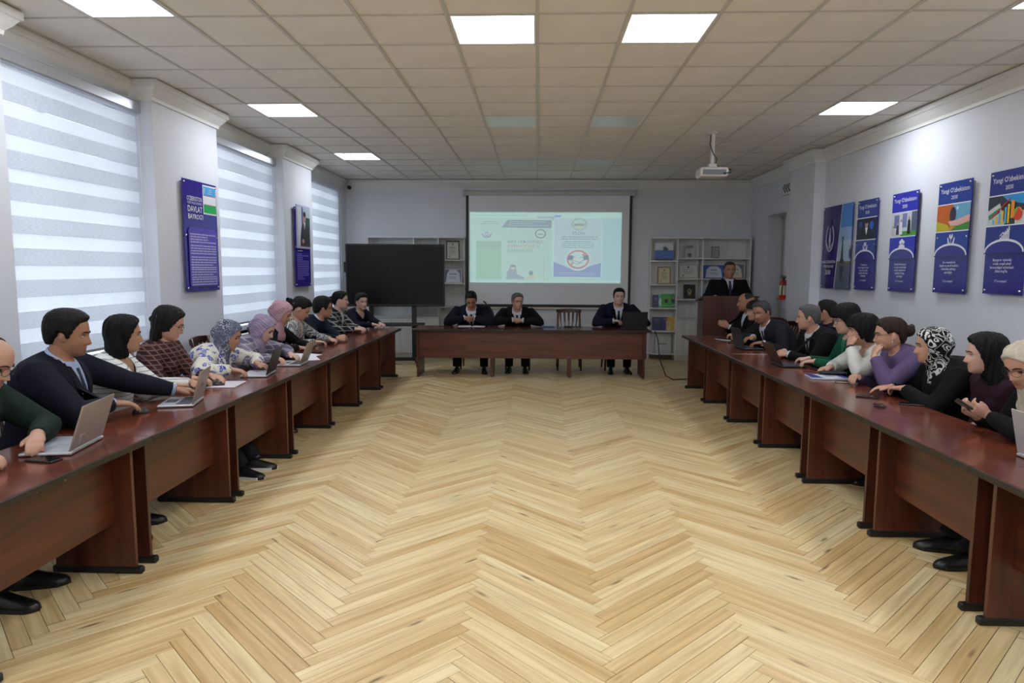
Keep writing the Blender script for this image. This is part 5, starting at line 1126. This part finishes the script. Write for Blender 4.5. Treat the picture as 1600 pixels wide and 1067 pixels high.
# az: the way the torso faces (0 = towards the aisle from the windows, 180 = from the posters, 270 = towards the camera)
PEOPLE = [
 dict(label='bald man in a dark green sweater and glasses bent over the large silver laptop', head=(-2.72, 3.25, 1.215), hip=(-3.08, 3.16), az=10, haz=12, hp=24, hs=1.08, skin='light', hair='bald', hair_col=(34, 30, 28), glasses=.0018, bulk=1.15, top_mat=fabric('green_sweater', (38, 56, 48)), top_name='sweater', collar_mat=MATS['green_sweater'], hands=dict(R=H(-2.56, 2.92, d=(1, .1, -.1), curl=.45), L=H(-2.52, 3.28, d=(.5, -.8, -.1), curl=.4, pole=(-.2, .9, -.6))), beard=.3),
 dict(label='man in a navy suit and dark tie resting a hand on a computer mouse', head=(-2.84, 4.02, 1.285), hip=(-3.06, 4.0), az=14, haz=22, hp=9, hs=1.1, size=1.08, skin='tan', hair='short', hair_col=(18, 16, 16), hth=.02, suit=True, bulk=1.2, top_mat=navy, shirt_mat=blue_sh, tie_mat=tie_t, cut=(.25, .085, 'v'), hands=dict(R=H(-2.63, 4.06, d=(.75, .6, -.12), curl=.28, pole=(-.3, -.7, -.7)), L=H(-2.53, 4.62, d=(.9, .45, -.1), curl=.3, pole=(-.1, .6, -.8))), beard=.45),
 dict(label='woman in a white striped sweater with a black bob looking towards the screen', head=(-2.90, 4.67, 1.215), hip=(-3.10, 4.72), az=18, haz=36, hp=2, fem=True, skin='mid', hair='bob', hair_col=(14, 13, 15), top_mat=pattern('white_stripes', 'stripe', [(222, 222, 220), (150, 158, 162)]), top_name='sweater', cut=(.70, .075, 'round'), hands=dict(R=H(-2.66, 4.86, d=(.5, .85, -.1), curl=.9), L=H(-2.60, 5.0, d=(.9, -.4, -.1), curl=.9))),
 dict(label='woman in a brown checked shirt and glasses with long dark hair clipped back', head=(-2.93, 5.31, 1.24), hip=(-3.10, 5.36), az=2, haz=24, hp=18, fem=True, skin='light', hair='halfup', hair_col=(26, 18, 16), glasses=.0012, earring=True, cap_hair_band=True, top_mat=pattern('brown_plaid', 'plaid', [(62, 32, 34), (46, 26, 30), (112, 84, 78)], 2.2), top_name='shirt', collar_mat=MATS['brown_plaid'], foot=.30, sole_mat=pmat('white_sole', srgb(214, 216, 220), .5), hands=dict(R=H(-2.64, 5.12, d=(.9, .2, -.1), curl=.45), L=H(-2.60, 5.30, d=(.9, -.25, -.1), curl=.35))),
 dict(label='woman in a cream blouse with blue flowers and a grey speckled headscarf typing', head=(-2.72, 5.88, 1.095), hip=(-3.06, 5.90), az=8, haz=14, hp=18, fem=True, bulk=1.2, skin='mid', hair='hijab', scarf_mat=pattern('grey_speckle', 'speckle', [(70, 74, 92), (166, 170, 184), (92, 96, 116)]), inf=.022, gsm=5, top_mat=pattern('blue_flowers', 'flower', [(216, 212, 200), (72, 84, 168), (206, 204, 202), (196, 184, 160)]), top_name='blouse', hands=dict(R=H(-2.56, 5.58, d=(.95, .1, -.15), curl=.4), L=H(-2.50, 5.95, d=(.95, -.2, -.15), curl=.4))),
 dict(label='woman in a lilac checked jacket with a mauve banded headscarf leaning over the desk', head=(-2.68, 6.56, 1.095), hip=(-3.05, 6.62), az=4, haz=8, hp=26, fem=True, bulk=1.12, skin='pale', hair='hijab', scarf_mat=pattern('mauve_bands', 'bands', [(150, 132, 158), (108, 114, 146), (182, 160, 172)], .9), inf=.02, top_mat=pattern('lilac_plaid', 'plaid', [(122, 112, 130), (98, 94, 116), (160, 150, 164)], 1.5), top_name='jacket', cut=(.2, .07, 'v'), inner_mat=blknit, hands=dict(R=H(-2.50, 6.34, d=(.9, -.2, -.2), curl=.4), L=H(-2.47, 6.70, d=(.8, -.5, -.1), curl=.3))),
 dict(label='woman in a black jacket with a pink and white zigzag headscarf holding a phone', head=(-2.80, 7.36, 1.195), hip=(-3.08, 7.40), az=2, haz=14, hp=24, fem=True, skin='mid', hair='hijab', scarf_mat=pattern('pink_zigzag', 'zig', [(198, 178, 186), (152, 88, 106)], 1.9), top_mat=blknit, top_name='jacket', cut=(.45, .05, 'v'), inner_mat=fabric('grey_blouse', (150, 150, 150)), hands=dict(R=H(-2.56, 7.22, d=(.9, .2, -.1), curl=.7), L=H(-2.54, 7.52, z=.81, d=(.9, -.4, 0), curl=.6))),
 dict(label='woman in a black and white houndstooth jacket with dark pinned hair looking down', head=(-2.82, 8.04, 1.2), hip=(-3.08, 8.02), az=2, haz=16, hp=30, fem=True, skin='light', hair='bun', bunz=.06, hair_col=(22, 18, 17), cap_hair_band=True, top_mat=pattern('houndstooth', 'check', [(196, 196, 196), (24, 24, 27)]), top_name='jacket', cut=(.15, .055, 'v'), inner_mat=fabric('pink_blouse', (206, 174, 170)), hands=dict(R=H(-2.55, 7.78, d=(.9, .2, -.1), curl=.6), L=H(-2.52, 8.18, d=(.9, -.3, -.1), curl=.8))),
 dict(label='man in a navy sweater, white collar and glasses with clasped hands', head=(-2.78, 8.78, 1.175), hip=(-3.08, 8.74), az=356, haz=28, hp=5, hs=1.06, skin='mid', hair='short', hair_col=(17, 15, 15), hth=.026, glasses=.0016, top_mat=fabric('navy_sweater', (24, 30, 52)), top_name='sweater', collar_mat=white_sh, hands=dict(R=H(-2.50, 8.42, d=(.9, .25, 0), n=(0, .7, -.5), curl=.95), L=H(-2.50, 8.55, d=(.9, -.25, 0), n=(0, -.7, -.5), curl=.95))),
 dict(label='woman in a black jacket with thin white checks and a long ponytail', head=(-2.86, 9.84, 1.225), hip=(-3.06, 9.82), az=355, haz=16, hp=1, fem=True, skin='pale', hair='pony', hair_col=(22, 17, 16), hth=.012, earring=True, top_mat=pattern('black_windowpane', 'plaid', [(22, 22, 25), (20, 20, 23), (128, 128, 130)], 1.3), top_name='jacket', cut=(.1, .06, 'v'), inner_mat=fabric('white_knit', (206, 204, 200)), hands=dict(R=H(-2.55, 9.50, d=(.95, -.1, -.1), curl=.6), L=H(-2.56, 9.72, d=(.9, -.5, -.1), curl=.5))),
 dict(label='woman in a dark navy sweater facing the camera at the end of the window row', head=(-2.76, 10.64, 1.165), hip=(-2.98, 10.80), az=335, haz=312, hp=4, fem=True, skin='pale', hair='bun', bunz=-.02, hair_col=(20, 16, 16), earring=True, top_mat=fabric('dark_violet_sweater', (26, 22, 40)), top_name='sweater', cut=(.85, .07, 'v'), hands=dict(R=H(-2.50, 10.32, d=(.9, -.4, -.1), curl=.5), L=H(-2.42, 10.42, d=(.7, -.6, -.1), curl=.6))),
 # head table
 dict(label='man in a navy suit reading papers below the gooseneck microphone', head=(-1.08, 11.14, 1.18), hip=(-1.08, 11.50), az=270, haz=272, hp=30, hs=1.1, size=1.1, skin='tan', hair='short', hair_col=(22, 20, 20), hth=.012, suit=True, bulk=1.15, top_mat=dnavy, tie_mat=tie_n, cut=(.35, .08, 'v'), legs_seen=True, knee=.40, kneeout=.12, foot=.04, hands=dict(R=H(-1.17, 11.06, .82, d=(.75, -.4, 0), curl=.8), L=H(-1.02, 11.05, .82, d=(-.75, -.4, 0), curl=.8)), fine=0, beard=.4),
 dict(label='grey haired man in a black suit and glasses with folded hands at the head table', head=(-.32, 11.16, 1.165), hip=(-.32, 11.50), az=270, haz=296, hp=6, hs=1.06, size=1.08, skin='light', hair='short', hair_col=(118, 116, 114), hth=.013, glasses=.0012, suit=True, top_mat=black, tie_mat=tie_n, cut=(.4, .075, 'v'), legs_seen=True, knee=.38, hands=dict(R=H(-.38, 11.02, .805, d=(.85, -.4, 0), n=(.3, .2, -.8), curl=.9), L=H(-.24, 11.02, .805, d=(-.85, -.4, 0), n=(-.3, .2, -.8), curl=.9)), fine=0),
 dict(label='dark haired man in a blue suit seated behind the black laptop', head=(1.335, 11.18, 1.25), hip=(1.335, 11.52), az=272, haz=270, hp=2, hs=1.08, size=1.1, skin='pale', hair='short', hair_col=(22, 19, 19), hth=.014, suit=True, top_mat=fabric('blue_suit', (27, 30, 56)), tie_mat=tie_n, cut=(.35, .075, 'v'), legs_seen=True, knee=.36, hands=dict(R=H(1.25, 11.02, .80, d=(.7, -.6, 0), curl=.6), L=H(1.50, 11.04, .80, d=(-.3, -.9, 0), curl=.4)), fine=0),
 dict(label='man in a black suit and tie standing behind the lectern', head=(3.15, 11.36, 1.69), hip=(3.15, 11.44), hipz=.98, stand=True, az=268, haz=266, hp=3, hs=1.12, skin='tan', hair='short', hair_col=(84, 76, 72), hth=.006, suit=True, bulk=1.1, size=1.06, top_mat=black, tie_mat=tie_n, cut=(.4, .075, 'v'), hands=dict(R=H(2.88, 11.12, 1.25, d=(.2, -1, -.1), curl=.3), L=H(3.40, 11.12, 1.25, d=(-.2, -1, -.1), curl=.3)), fine=0, beard=.25),
 # poster side
 dict(label='balding man in a dark suit gesturing with joined hands beside the lectern', head=(2.98, 9.86, 1.235), hip=(3.20, 9.92), az=190, haz=163, hp=2, hs=1.08, skin='tan', hair='bald', hair_col=(70, 66, 64), suit=True, bulk=1.12, top_mat=black, cut=(.55, .07, 'v'), hands=dict(R=H(2.70, 9.80, .90, d=(-.8, -.3, .35), n=(0, -1, 0), curl=.3), L=H(2.70, 9.66, .90, d=(-.8, .2, .3), n=(0, 1, 0), curl=.25)), fine=0),
 dict(label='woman in black half hidden behind the leaning grey haired man', head=(2.90, 9.17, 1.15), hip=(3.16, 9.22), az=185, haz=182, hp=4, fem=True, skin='light', hair='crop', hair_col=(38, 28, 26), top_mat=blknit, top_name='jacket', cut=(.5, .05, 'v'), inner_mat=MATS['grey_blouse'], hands=dict(R=H(2.66, 9.20, d=(-.9, 0, -.1), curl=.5), L=H(2.66, 9.0, d=(-.9, .2, -.1), curl=.6)), fine=0),
 dict(label='grey haired man in a charcoal suit leaning over the black laptop', head=(2.76, 8.48, 1.175), hip=(3.14, 8.52), az=192, haz=212, hp=12, hroll=-8, hs=1.08, knee=.45, foot=.08, skin='tan', hair='short', hair_col=(92, 92, 94), hth=.014, suit=True, bulk=1.12, top_mat=charcoal, tie_mat=tie_n, cut=(.5, .07, 'v'), hands=dict(R=H(2.64, 8.36, d=(-.9, -.3, -.1), curl=.35), L=H(2.66, 8.10, d=(-.9, .1, -.1), curl=.4)), beard=.5),
 dict(label='dark haired man in navy seated further back, seen from behind his ear', head=(3.22, 7.72, 1.24), hip=(3.34, 7.80), az=175, haz=138, hp=0, hs=1.05, skin='mid', hair='short', hair_col=(30, 26, 24), hth=.007, top_mat=dnavy, top_name='jacket', collar_mat=dnavy, hands=dict(R=H(2.86, 7.92, .70, d=(-.9, 0, -.1), curl=.5), L=H(2.86, 7.66, .70, d=(-.9, .1, -.1), curl=.5)), fine=0),
 dict(label='grey haired man in a dark suit and tie with clasped hands on the desk', head=(2.85, 7.27, 1.2), hip=(3.14, 7.20), az=186, haz=160, hp=4, hs=1.07, skin='light', hair='short', hair_col=(116, 116, 118), hth=.010, suit=True, bulk=1.15, top_mat=black, tie_mat=tie_n, cut=(.45, .07, 'v'), hands=dict(R=H(2.64, 7.34, d=(-.85, -.45, 0), n=(.2, -.5, -.7), curl=.9), L=H(2.64, 7.20, d=(-.85, .45, 0), n=(.2, .5, -.7), curl=.9))),
 dict(label='woman in a green jacket with short dark hair and glasses typing on a laptop', head=(2.88, 6.46, 1.235), hip=(3.14, 6.46), az=178, haz=176, hp=12, fem=True, bulk=1.08, skin='pale', hair='crop', hair_col=(22, 17, 18), hth=.028, glasses=.0019, top_mat=fabric('green_jacket', (20, 82, 58)), top_name='jacket', cut=(.3, .05, 'v'), inner_mat=pmat('green_satin', srgb(16, 104, 70), .3), hands=dict(R=H(2.66, 6.74, z=.80, d=(-.9, .1, -.05), curl=.45), L=H(2.64, 6.54, z=.80, d=(-.9, .15, -.1), curl=.4))),
 dict(label='woman in a white jacket wearing a watch, holding her hand to her mouth', head=(2.80, 5.96, 1.175), hip=(3.12, 6.00), az=180, haz=162, hp=4, fem=True, bulk=1.15, skin='light', hair='crop', hair_col=(18, 16, 18), hth=.026, inf=.022, top_mat=fabric('white_jacket', (212, 212, 208)), top_name='jacket', sleeve=.88, cut=(.5, .05, 'v'), inner_mat=fabric('beige_scarf', (186, 166, 128)), hands=dict(R=H(2.62, 6.12, d=(-.9, -.2, -.1), curl=.35), L=H(2.66, 5.86, 1.05, d=(.25, .25, .9), n=(.9, .3, 0), curl=.8, pole=(-.3, -.3, -1)))),
 dict(label='woman in a purple shirt with a loose brown bun resting her chin on her hand', head=(2.80, 5.50, 1.185), hip=(3.12, 5.50), az=180, haz=166, hp=5, fem=True, bulk=1.12, skin='light', hair='bun', bunz=.03, hair_col=(62, 44, 34), hth=.016, glasses=.0013, earring=True, inf=.02, top_mat=fabric('purple_shirt', (94, 79, 115)), top_name='shirt', collar_mat=MATS['purple_shirt'], sleeve=.9, hands=dict(R=H(2.64, 5.64, d=(-.7, -.6, -.1), curl=.5), L=H(2.645, 5.40, 1.03, d=(.35, .3, .85), n=(.9, .2, .1), curl=.75, pole=(-.2, -.5, -1)))),
 dict(label='woman in black with a bold black and white patterned headscarf', head=(2.86, 5.01, 1.15), hip=(3.16, 4.98), az=176, haz=160, hp=4, fem=True, bulk=1.22, skin='light', hair='hijab', scarf_mat=pattern('bold_maze', 'maze', [(18, 18, 20), (206, 206, 206)], .7), inf=.022, top_mat=blknit, top_name='top', hands=dict(R=H(2.66, 5.16, d=(-.9, .25, -.1), curl=.25), L=H(2.68, 5.02, z=.82, d=(-.4, .85, -.15), curl=.45, pole=(-.2, -.6, -.8)))),
 dict(label='woman with long straight black hair in a dark plum top', head=(2.92, 4.52, 1.15), hip=(3.14, 4.48), az=178, haz=158, hp=3, fem=True, skin='pale', hair='long', hair_col=(17, 15, 17), hth=.022, top_mat=fabric('plum_top', (52, 22, 40)), top_name='top', hands=dict(R=H(2.93, 4.58, z=.66, d=(-.8, -.4, -.1), curl=.5), L=H(2.93, 4.42, z=.66, d=(-.8, .4, -.1), curl=.5))),
 dict(label='woman in a black jacket, pale headscarf and glasses looking down at a phone', head=(2.76, 3.92, 1.165), hip=(3.12, 3.86), az=172, haz=194, hp=24, fem=True, skin='light', hair='hijab', scarf_mat=pattern('pale_scarf', 'speckle', [(196, 186, 170), (212, 204, 192), (176, 160, 136)], .4), glasses=.0014, knee=.45, foot=.18, top_mat=blknit, top_name='jacket', sleeve=.9, hands=dict(R=H(2.62, 4.10, z=.84, d=(-.75, .05, .45), n=(0, -.7, .6), curl=.6), L=H(2.62, 3.97, z=.82, d=(-.75, .35, .4), n=(0, .7, .6), curl=.6))),
]
SHORT = ['green sweater', 'navy suit', 'white striped sweater', 'brown checked shirt', 'floral blouse', 'lilac checked jacket', 'pink headscarf', 'houndstooth jacket', 'navy sweater', 'thin checked jacket', 'dark navy sweater', 'navy suit reading papers', 'black suit with folded hands', 'blue suit', None, 'dark suit by the lectern', 'black beside the leaning man', 'charcoal suit', 'navy seated further back', 'dark suit with clasped hands', 'green jacket', 'white jacket', 'purple shirt', 'bold headscarf', 'plum top', 'pale headscarf']
BODIES = []
for P, sh in zip(PEOPLE, SHORT):
    o, b_ = build_person(P); BODIES.append((o, b_))
    if sh:
        a = math.radians(P['az']); back = V((math.cos(a), math.sin(a), 0))*(-.03)
        chair(P['hip'][0]+back.x, P['hip'][1]+back.y, P['az'], 'dark wooden slat back chair under the person in %s' % sh)
chair(.55, 11.55, 270, 'empty dark wooden slat back chair at the head table')
# watch on the wrist of the woman in white
o, b_ = BODIES[21]; S_, E_, W_, h_ = b_.arm(-1); dr = (W_-E_).normalized(); q = MB(); q.tube([W_-dr*.028, W_-dr*.006], [.034, .034], 14); q.build('watch_strap', pmat('watch_strap', srgb(30, 32, 50), .5), o, True)
q = MB(); c = W_-dr*.017-b_.sr*.034; q.box(c.x-.02, c.x+.02, c.y-.008, c.y+.008, c.z-.018, c.z+.018, b=.004); q.build('watch_face', pmat('watch_face', srgb(206, 214, 226), .15), o)
# ---------------- things on the desks ----------------
m_sil = pmat('laptop_silver', srgb(176, 168, 162), .38, .7); m_sil2 = pmat('laptop_light', srgb(196, 198, 204), .4, .5); m_lblk = pmat('laptop_black', srgb(24, 25, 30), .4); m_brn = pmat('laptop_brown', srgb(62, 40, 34), .4); m_key = pmat('keys_grey', srgb(70, 72, 80), .5); m_keyl = pmat('keys_light', srgb(186, 190, 200), .5); m_gls = pmat('dark_screen', srgb(14, 15, 18), .12)
def laptop(x, y, az, lid, base, keys, ang, label, wd=.34, dp=.235, logo=None):
    # az: the way the user faces; the hinge is on the far side from the user
    e = empty('laptop', (x, y, TOPZ+.001), math.radians(az-90)); tag(e, label, 'laptop', 'laptops on the tables')
    q = MB(); q.box(-wd/2, wd/2, -dp/2, dp/2, .003, .017, b=.004); b_ = q.build('base', base, e)
    for r in range(5):
        for c in range(13): q = None
    q = MB()
    for r in range(5):
        for c in range(13): kx = -wd*.43+wd*.86*c/13; ky = -dp*.02+dp*.4*r/5; q.box(kx+.002, kx+wd*.86/13-.002, ky+.0015, ky+dp*.4/5-.0015, .017, .0188)
    o = q.build('keys', keys, b_); o['kind'] = 'stuff'
    q = MB(); q.box(-.055, .055, -dp*.42, -dp*.1, .0168, .0176); q.build('touchpad', keys, b_)
    a = math.radians(ang); M_ = Matrix.Translation((0, dp/2-.004, .016)) @ Matrix.Rotation(a-math.pi, 4, 'X')
    # lid drawn lying back from the hinge, then turned up
    q = MB(); q.box(-wd/2, wd/2, -dp, 0, -.007, 0, b=.003); q.xform(Matrix.Translation((0, dp/2-.004, .018)) @ Matrix.Rotation(-a, 4, 'X')); l_ = q.build('lid', lid, e)
    q = MB(); q.box(-wd/2+.008, wd/2-.008, -dp+.01, -.014, -.0082, -.0068); q.xform(Matrix.Translation((0, dp/2-.004, .018)) @ Matrix.Rotation(-a, 4, 'X')); q.build('screen', m_gls, l_)
    q = MB(); q.tube([(-wd*.4, dp/2-.004, .017), (wd*.4, dp/2-.004, .017)], .006, 8); q.build('hinge', base, e)
    if logo:
        Mx = Matrix.Translation((0, dp/2-.004, .018)) @ Matrix.Rotation(-a, 4, 'X'); q = MB()
        if logo == 'bars':
            q.box(.06, .125, -.075, -.068, -.0002, .0012); q.box(.095, .102, -.068, -.03, -.0002, .0012)
        else: q.cyl((0, -dp/2, -.0002), .014, .0014, 16)
        q.xform(Mx); q.build('logo', pmat('logo_metal', srgb(206, 206, 210), .3, .6) if logo == 'bars' else m_key, l_)
    return e
laptop(-2.445, 3.36, 10, m_sil, m_sil2, m_keyl, 108, 'large open silver laptop with a bar logo before the man in green', .36, .24, 'bars')
laptop(-2.44, 4.53, 14, m_sil, m_sil2, m_key, 105, 'open silver laptop with a round logo before the man in the navy suit', .32, .225, 'dot')
laptop(-2.43, 5.80, 8, m_lblk, m_sil2, m_keyl, 108, 'open laptop with a black lid in front of the woman in the floral blouse', .33, .23, 'dot')
laptop(-2.36, 6.46, 4, m_sil, m_sil2, m_key, 112, 'open silver laptop in front of the woman in the lilac checked jacket', .31, .22)
laptop(2.53, 8.18, 184, m_lblk, m_lblk, m_key, 105, 'open black laptop in front of the leaning man in charcoal', .34, .235, 'dot')
laptop(2.47, 6.72, 180, m_brn, m_lblk, m_key, 118, 'open laptop with a brown lid in front of the woman in green', .33, .23)
laptop(2.545, 3.30, 178, m_sil2, m_sil2, m_keyl, 102, 'open white laptop past the woman in the pale headscarf', .33, .23)
laptop(1.53, 10.82, 270, m_lblk, m_lblk, m_key, 100, 'open black laptop on the head table, its back to the room', .39, .26)
def slab(name, cat, x, y, rz, wd, dp, th, mat, label, top=None, z=TOPZ, group=None):
    e = empty(name, (x, y, z+.0008), math.radians(rz)); tag(e, label, cat, group); q = MB(); q.box(-wd/2, wd/2, -dp/2, dp/2, 0, th, b=min(.004, th*.4)); q.build('body', mat, e)
    if top: q = MB(); q.box(-wd/2+.004, wd/2-.004, -dp/2+.005, dp/2-.005, th-.0004, th+.0006); q.build('face', top, e)
    return e
def phone(x, y, rz, label, mat=None): return slab('phone', 'phone', x, y, rz, .075, .155, .009, mat or m_lblk, label, m_gls, group='phones on the tables')
phone(-2.37, 3.12, 80, 'black phone lying beside the large silver laptop'); phone(-2.46, 7.42, 70, 'dark phone lying near the loose white papers')
phone(2.45, 5.06, 60, 'black phone lying by the keys in front of the bold headscarf'); phone(2.62, 4.79, 66, 'black phone lying beside the plum topped woman'); phone(2.58, 5.72, 80, 'grey phone lying in front of the woman in purple', m_sil); phone(2.56, 6.36, 60, 'pink phone lying by the dark case', pmat('pink_case', srgb(150, 62, 92), .4)); phone(.66, 11.05, 85, 'black phone lying on the head table before the empty chair')
def mouse(x, y, rz, label):
    e = empty('computer_mouse', (x, y, TOPZ+.001), math.radians(rz)); tag(e, label, 'mouse', 'computer mice'); q = MB(); rg = []
    for t_, w, h in ((-.05, .012, .012), (-.042, .024, .026), (-.015, .03, .036), (.015, .029, .034), (.04, .024, .022), (.05, .012, .01)): rg.append([(w*math.cos(a), t_, h*max(0, math.sin(a))) for a in np.linspace(-.3, math.pi+.3, 11)])
    q.loft(rg); q.build('shell', m_lblk, e, True); q = MB(); q.cyl((-.004, .022, .03), .008, .008, 10, axis='x'); q.build('wheel', m_key, e)
mouse(-2.53, 4.20, -60, 'dark computer mouse under the hand of the man in navy'); mouse(-2.51, 5.22, -80, 'dark computer mouse under the hand of the woman in brown check')
slab('folder', 'folder', -2.47, 5.28, 6, .22, .30, .006, flatmat((206, 198, 206), .6), 'pale thin folder on the desk beside the black lidded laptop')
def sheets(x, y, rz, label, wd=.21, dp=.297, z=TOPZ, curl=.02):
    e = MB(); rg = []
    for i in range(7): t_ = i/6; rg.append([(-wd/2, -dp/2+dp*t_, .002+curl*t_**3), (wd/2, -dp/2+dp*t_, .002+curl*.6*t_**2), (wd/2, -dp/2+dp*t_, .0035+curl*.6*t_**2), (-wd/2, -dp/2+dp*t_, .0035+curl*t_**3)])
    e.loft(rg); o = e.build('paper_sheet', pmat('white_paper', srgb(220, 222, 230), .7)); o.location = (x, y, z+.0005); o.rotation_euler = (0, 0, math.radians(rz)); tag(o, label, 'paper', 'loose papers'); return o
sheets(-2.36, 6.86, 30, 'white paper sheet with a lifted corner near the silver laptop', curl=.045); sheets(-2.44, 7.05, -20, 'second white paper sheet lying past the lifted one', curl=.01)
sheets(2.47, 9.10, 80, 'white paper slip on the last desk near the lectern', .1, .2); sheets(-1.17, 10.98, 3, 'white paper sheet left of the reading man\'s tie', curl=.004, z=TOPZ); sheets(-.94, 10.98, -3, 'white paper sheet right of the reading man\'s tie', curl=.004)
slab('tablet', 'tablet', 2.56, 8.80, 80, .14, .21, .008, m_lblk, 'flat black tablet on the desk past the black laptop', m_gls)
e = slab('notebook', 'notebook', 2.52, 5.96, 84, .22, .30, .018, flatmat((206, 208, 222), .6), 'blue and white notebook under the black case', None)
A = Art((-.11, .15, .0184), (1, 0, 0), (0, -1, 0), (0, 0, 1)); A.poly([(0, 0), (.22, 0), (.22, .06), (0, .1)], (50, 50, 130)); A.poly([(.0, .26), (.22, .24), (.22, .3), (0, .3)], (60, 70, 160)); A.lines(.04, .18, .14, .2, 3, (110, 110, 150)); A.build(e)
e = empty('glasses_case', (2.60, 6.03, TOPZ+.0195), math.radians(80)); tag(e, 'soft black case lying on the notebook', 'case'); q = MB(); q.ellipsoid((0, 0, .018), (.05, .13, .018), 16, 8); q.build('pouch', pmat('black_cloth', srgb(24, 24, 28), .8, bump=.3, bscale=30), e, True); q = MB(); q.tube([(-.04, -.09, .022), (-.052, 0, .022), (-.04, .09, .022)], .003, 6); q.build('zip', m_key, e)
e = empty('key_bunch', (2.36, 4.70, TOPZ)); tag(e, 'small tangle of dark keys and a cord by the phones', 'keys'); q = MB()
q.tube([(.03*math.cos(a)*(1+.3*math.sin(3*a)), .045*math.sin(a), .008+.008*math.sin(2*a)**2) for a in np.linspace(0, 12, 50)], .004, 6); q.build('cord', m_blk, e, True)
for k in range(3): q = MB(); q.cyl((.02*k-.02, -.03, .003), .012, .003, 12); q.box(.02*k-.024, .02*k-.016, -.03, .03, .003, .006); q.xform(Matrix.Rotation(.5*k, 4, 'Z')); q.build('key', m_met, e)
# phone in hand
for nm, i, sg, off, lab in (('phone', 25, 1, (-.075, -.055, .05), 'dark phone held in both hands by the woman in the pale headscarf'), ('phone', 6, -1, (.09, -.06, .012), 'dark phone held by the woman in the pink headscarf')):
    o, b_ = BODIES[i]; W_ = b_.arm(sg)[2]+b_.root; e = empty(nm, W_+V(off)); tag(e, lab, 'phone', 'phones on the tables'); q = MB(); q.box(-.037, .037, -.077, .077, -.0045, .0045, b=.003); b2 = q.build('body', m_lblk, e); q = MB(); q.box(-.034, .034, -.073, .073, .0044, .0052); q.build('screen', m_gls, b2)
    e.rotation_euler = (math.radians(35 if i == 25 else 15), math.radians(20 if i == 25 else 0), math.radians(70 if i == 25 else -70))
# microphone, booklet and case on the head table
e = empty('gooseneck_microphone', (-.70, 10.98, TOPZ)); tag(e, 'black gooseneck microphone on the head table', 'microphone')
q = MB(); q.box(-.075, .075, -.06, .06, 0, .022, b=.008); q.box(-.05, .05, -.02, .05, .02, .04, b=.008); q.build('base', m_lblk, e); q = MB(); q.tube([(0, .02, .035), (.01, .02, .12), (0, .0, .22), (-.06, -.01, .32), (-.12, -.02, .37)], .005, 8); q.build('neck', m_lblk, e, True); q = MB(); q.tube([(-.115, -.019, .365), (-.125, -.021, .38), (-.16, -.028, .41), (-.165, -.03, .415)], [.007, .012, .012, .006], 10); q.build('head', m_blk, e, True)
slab('booklet', 'booklet', .18, 10.98, 2, .2, .15, .025, flatmat((66, 98, 150), .5), 'blue booklet on the head table before the empty chair', flatmat((150, 176, 206), .5))
slab('glasses_case', 'case', .50, 10.94, 4, .13, .06, .025, m_lblk, 'small black case on the head table beside the blue booklet')
e = MB(); e.tube([(-1.58, 10.95, .004), (-1.5, 10.98, .006), (-1.42, 10.92, .006), (-1.36, 10.97, .006), (-1.4, 11.02, .008), (-1.5, 11.0, .006)], .005, 6); e.v = [(a, b, c+TOPZ) for a, b, c in e.v]; tag(e.build('small_cable', m_blk, None, True), 'short black cable curled on the head table end', 'cable')
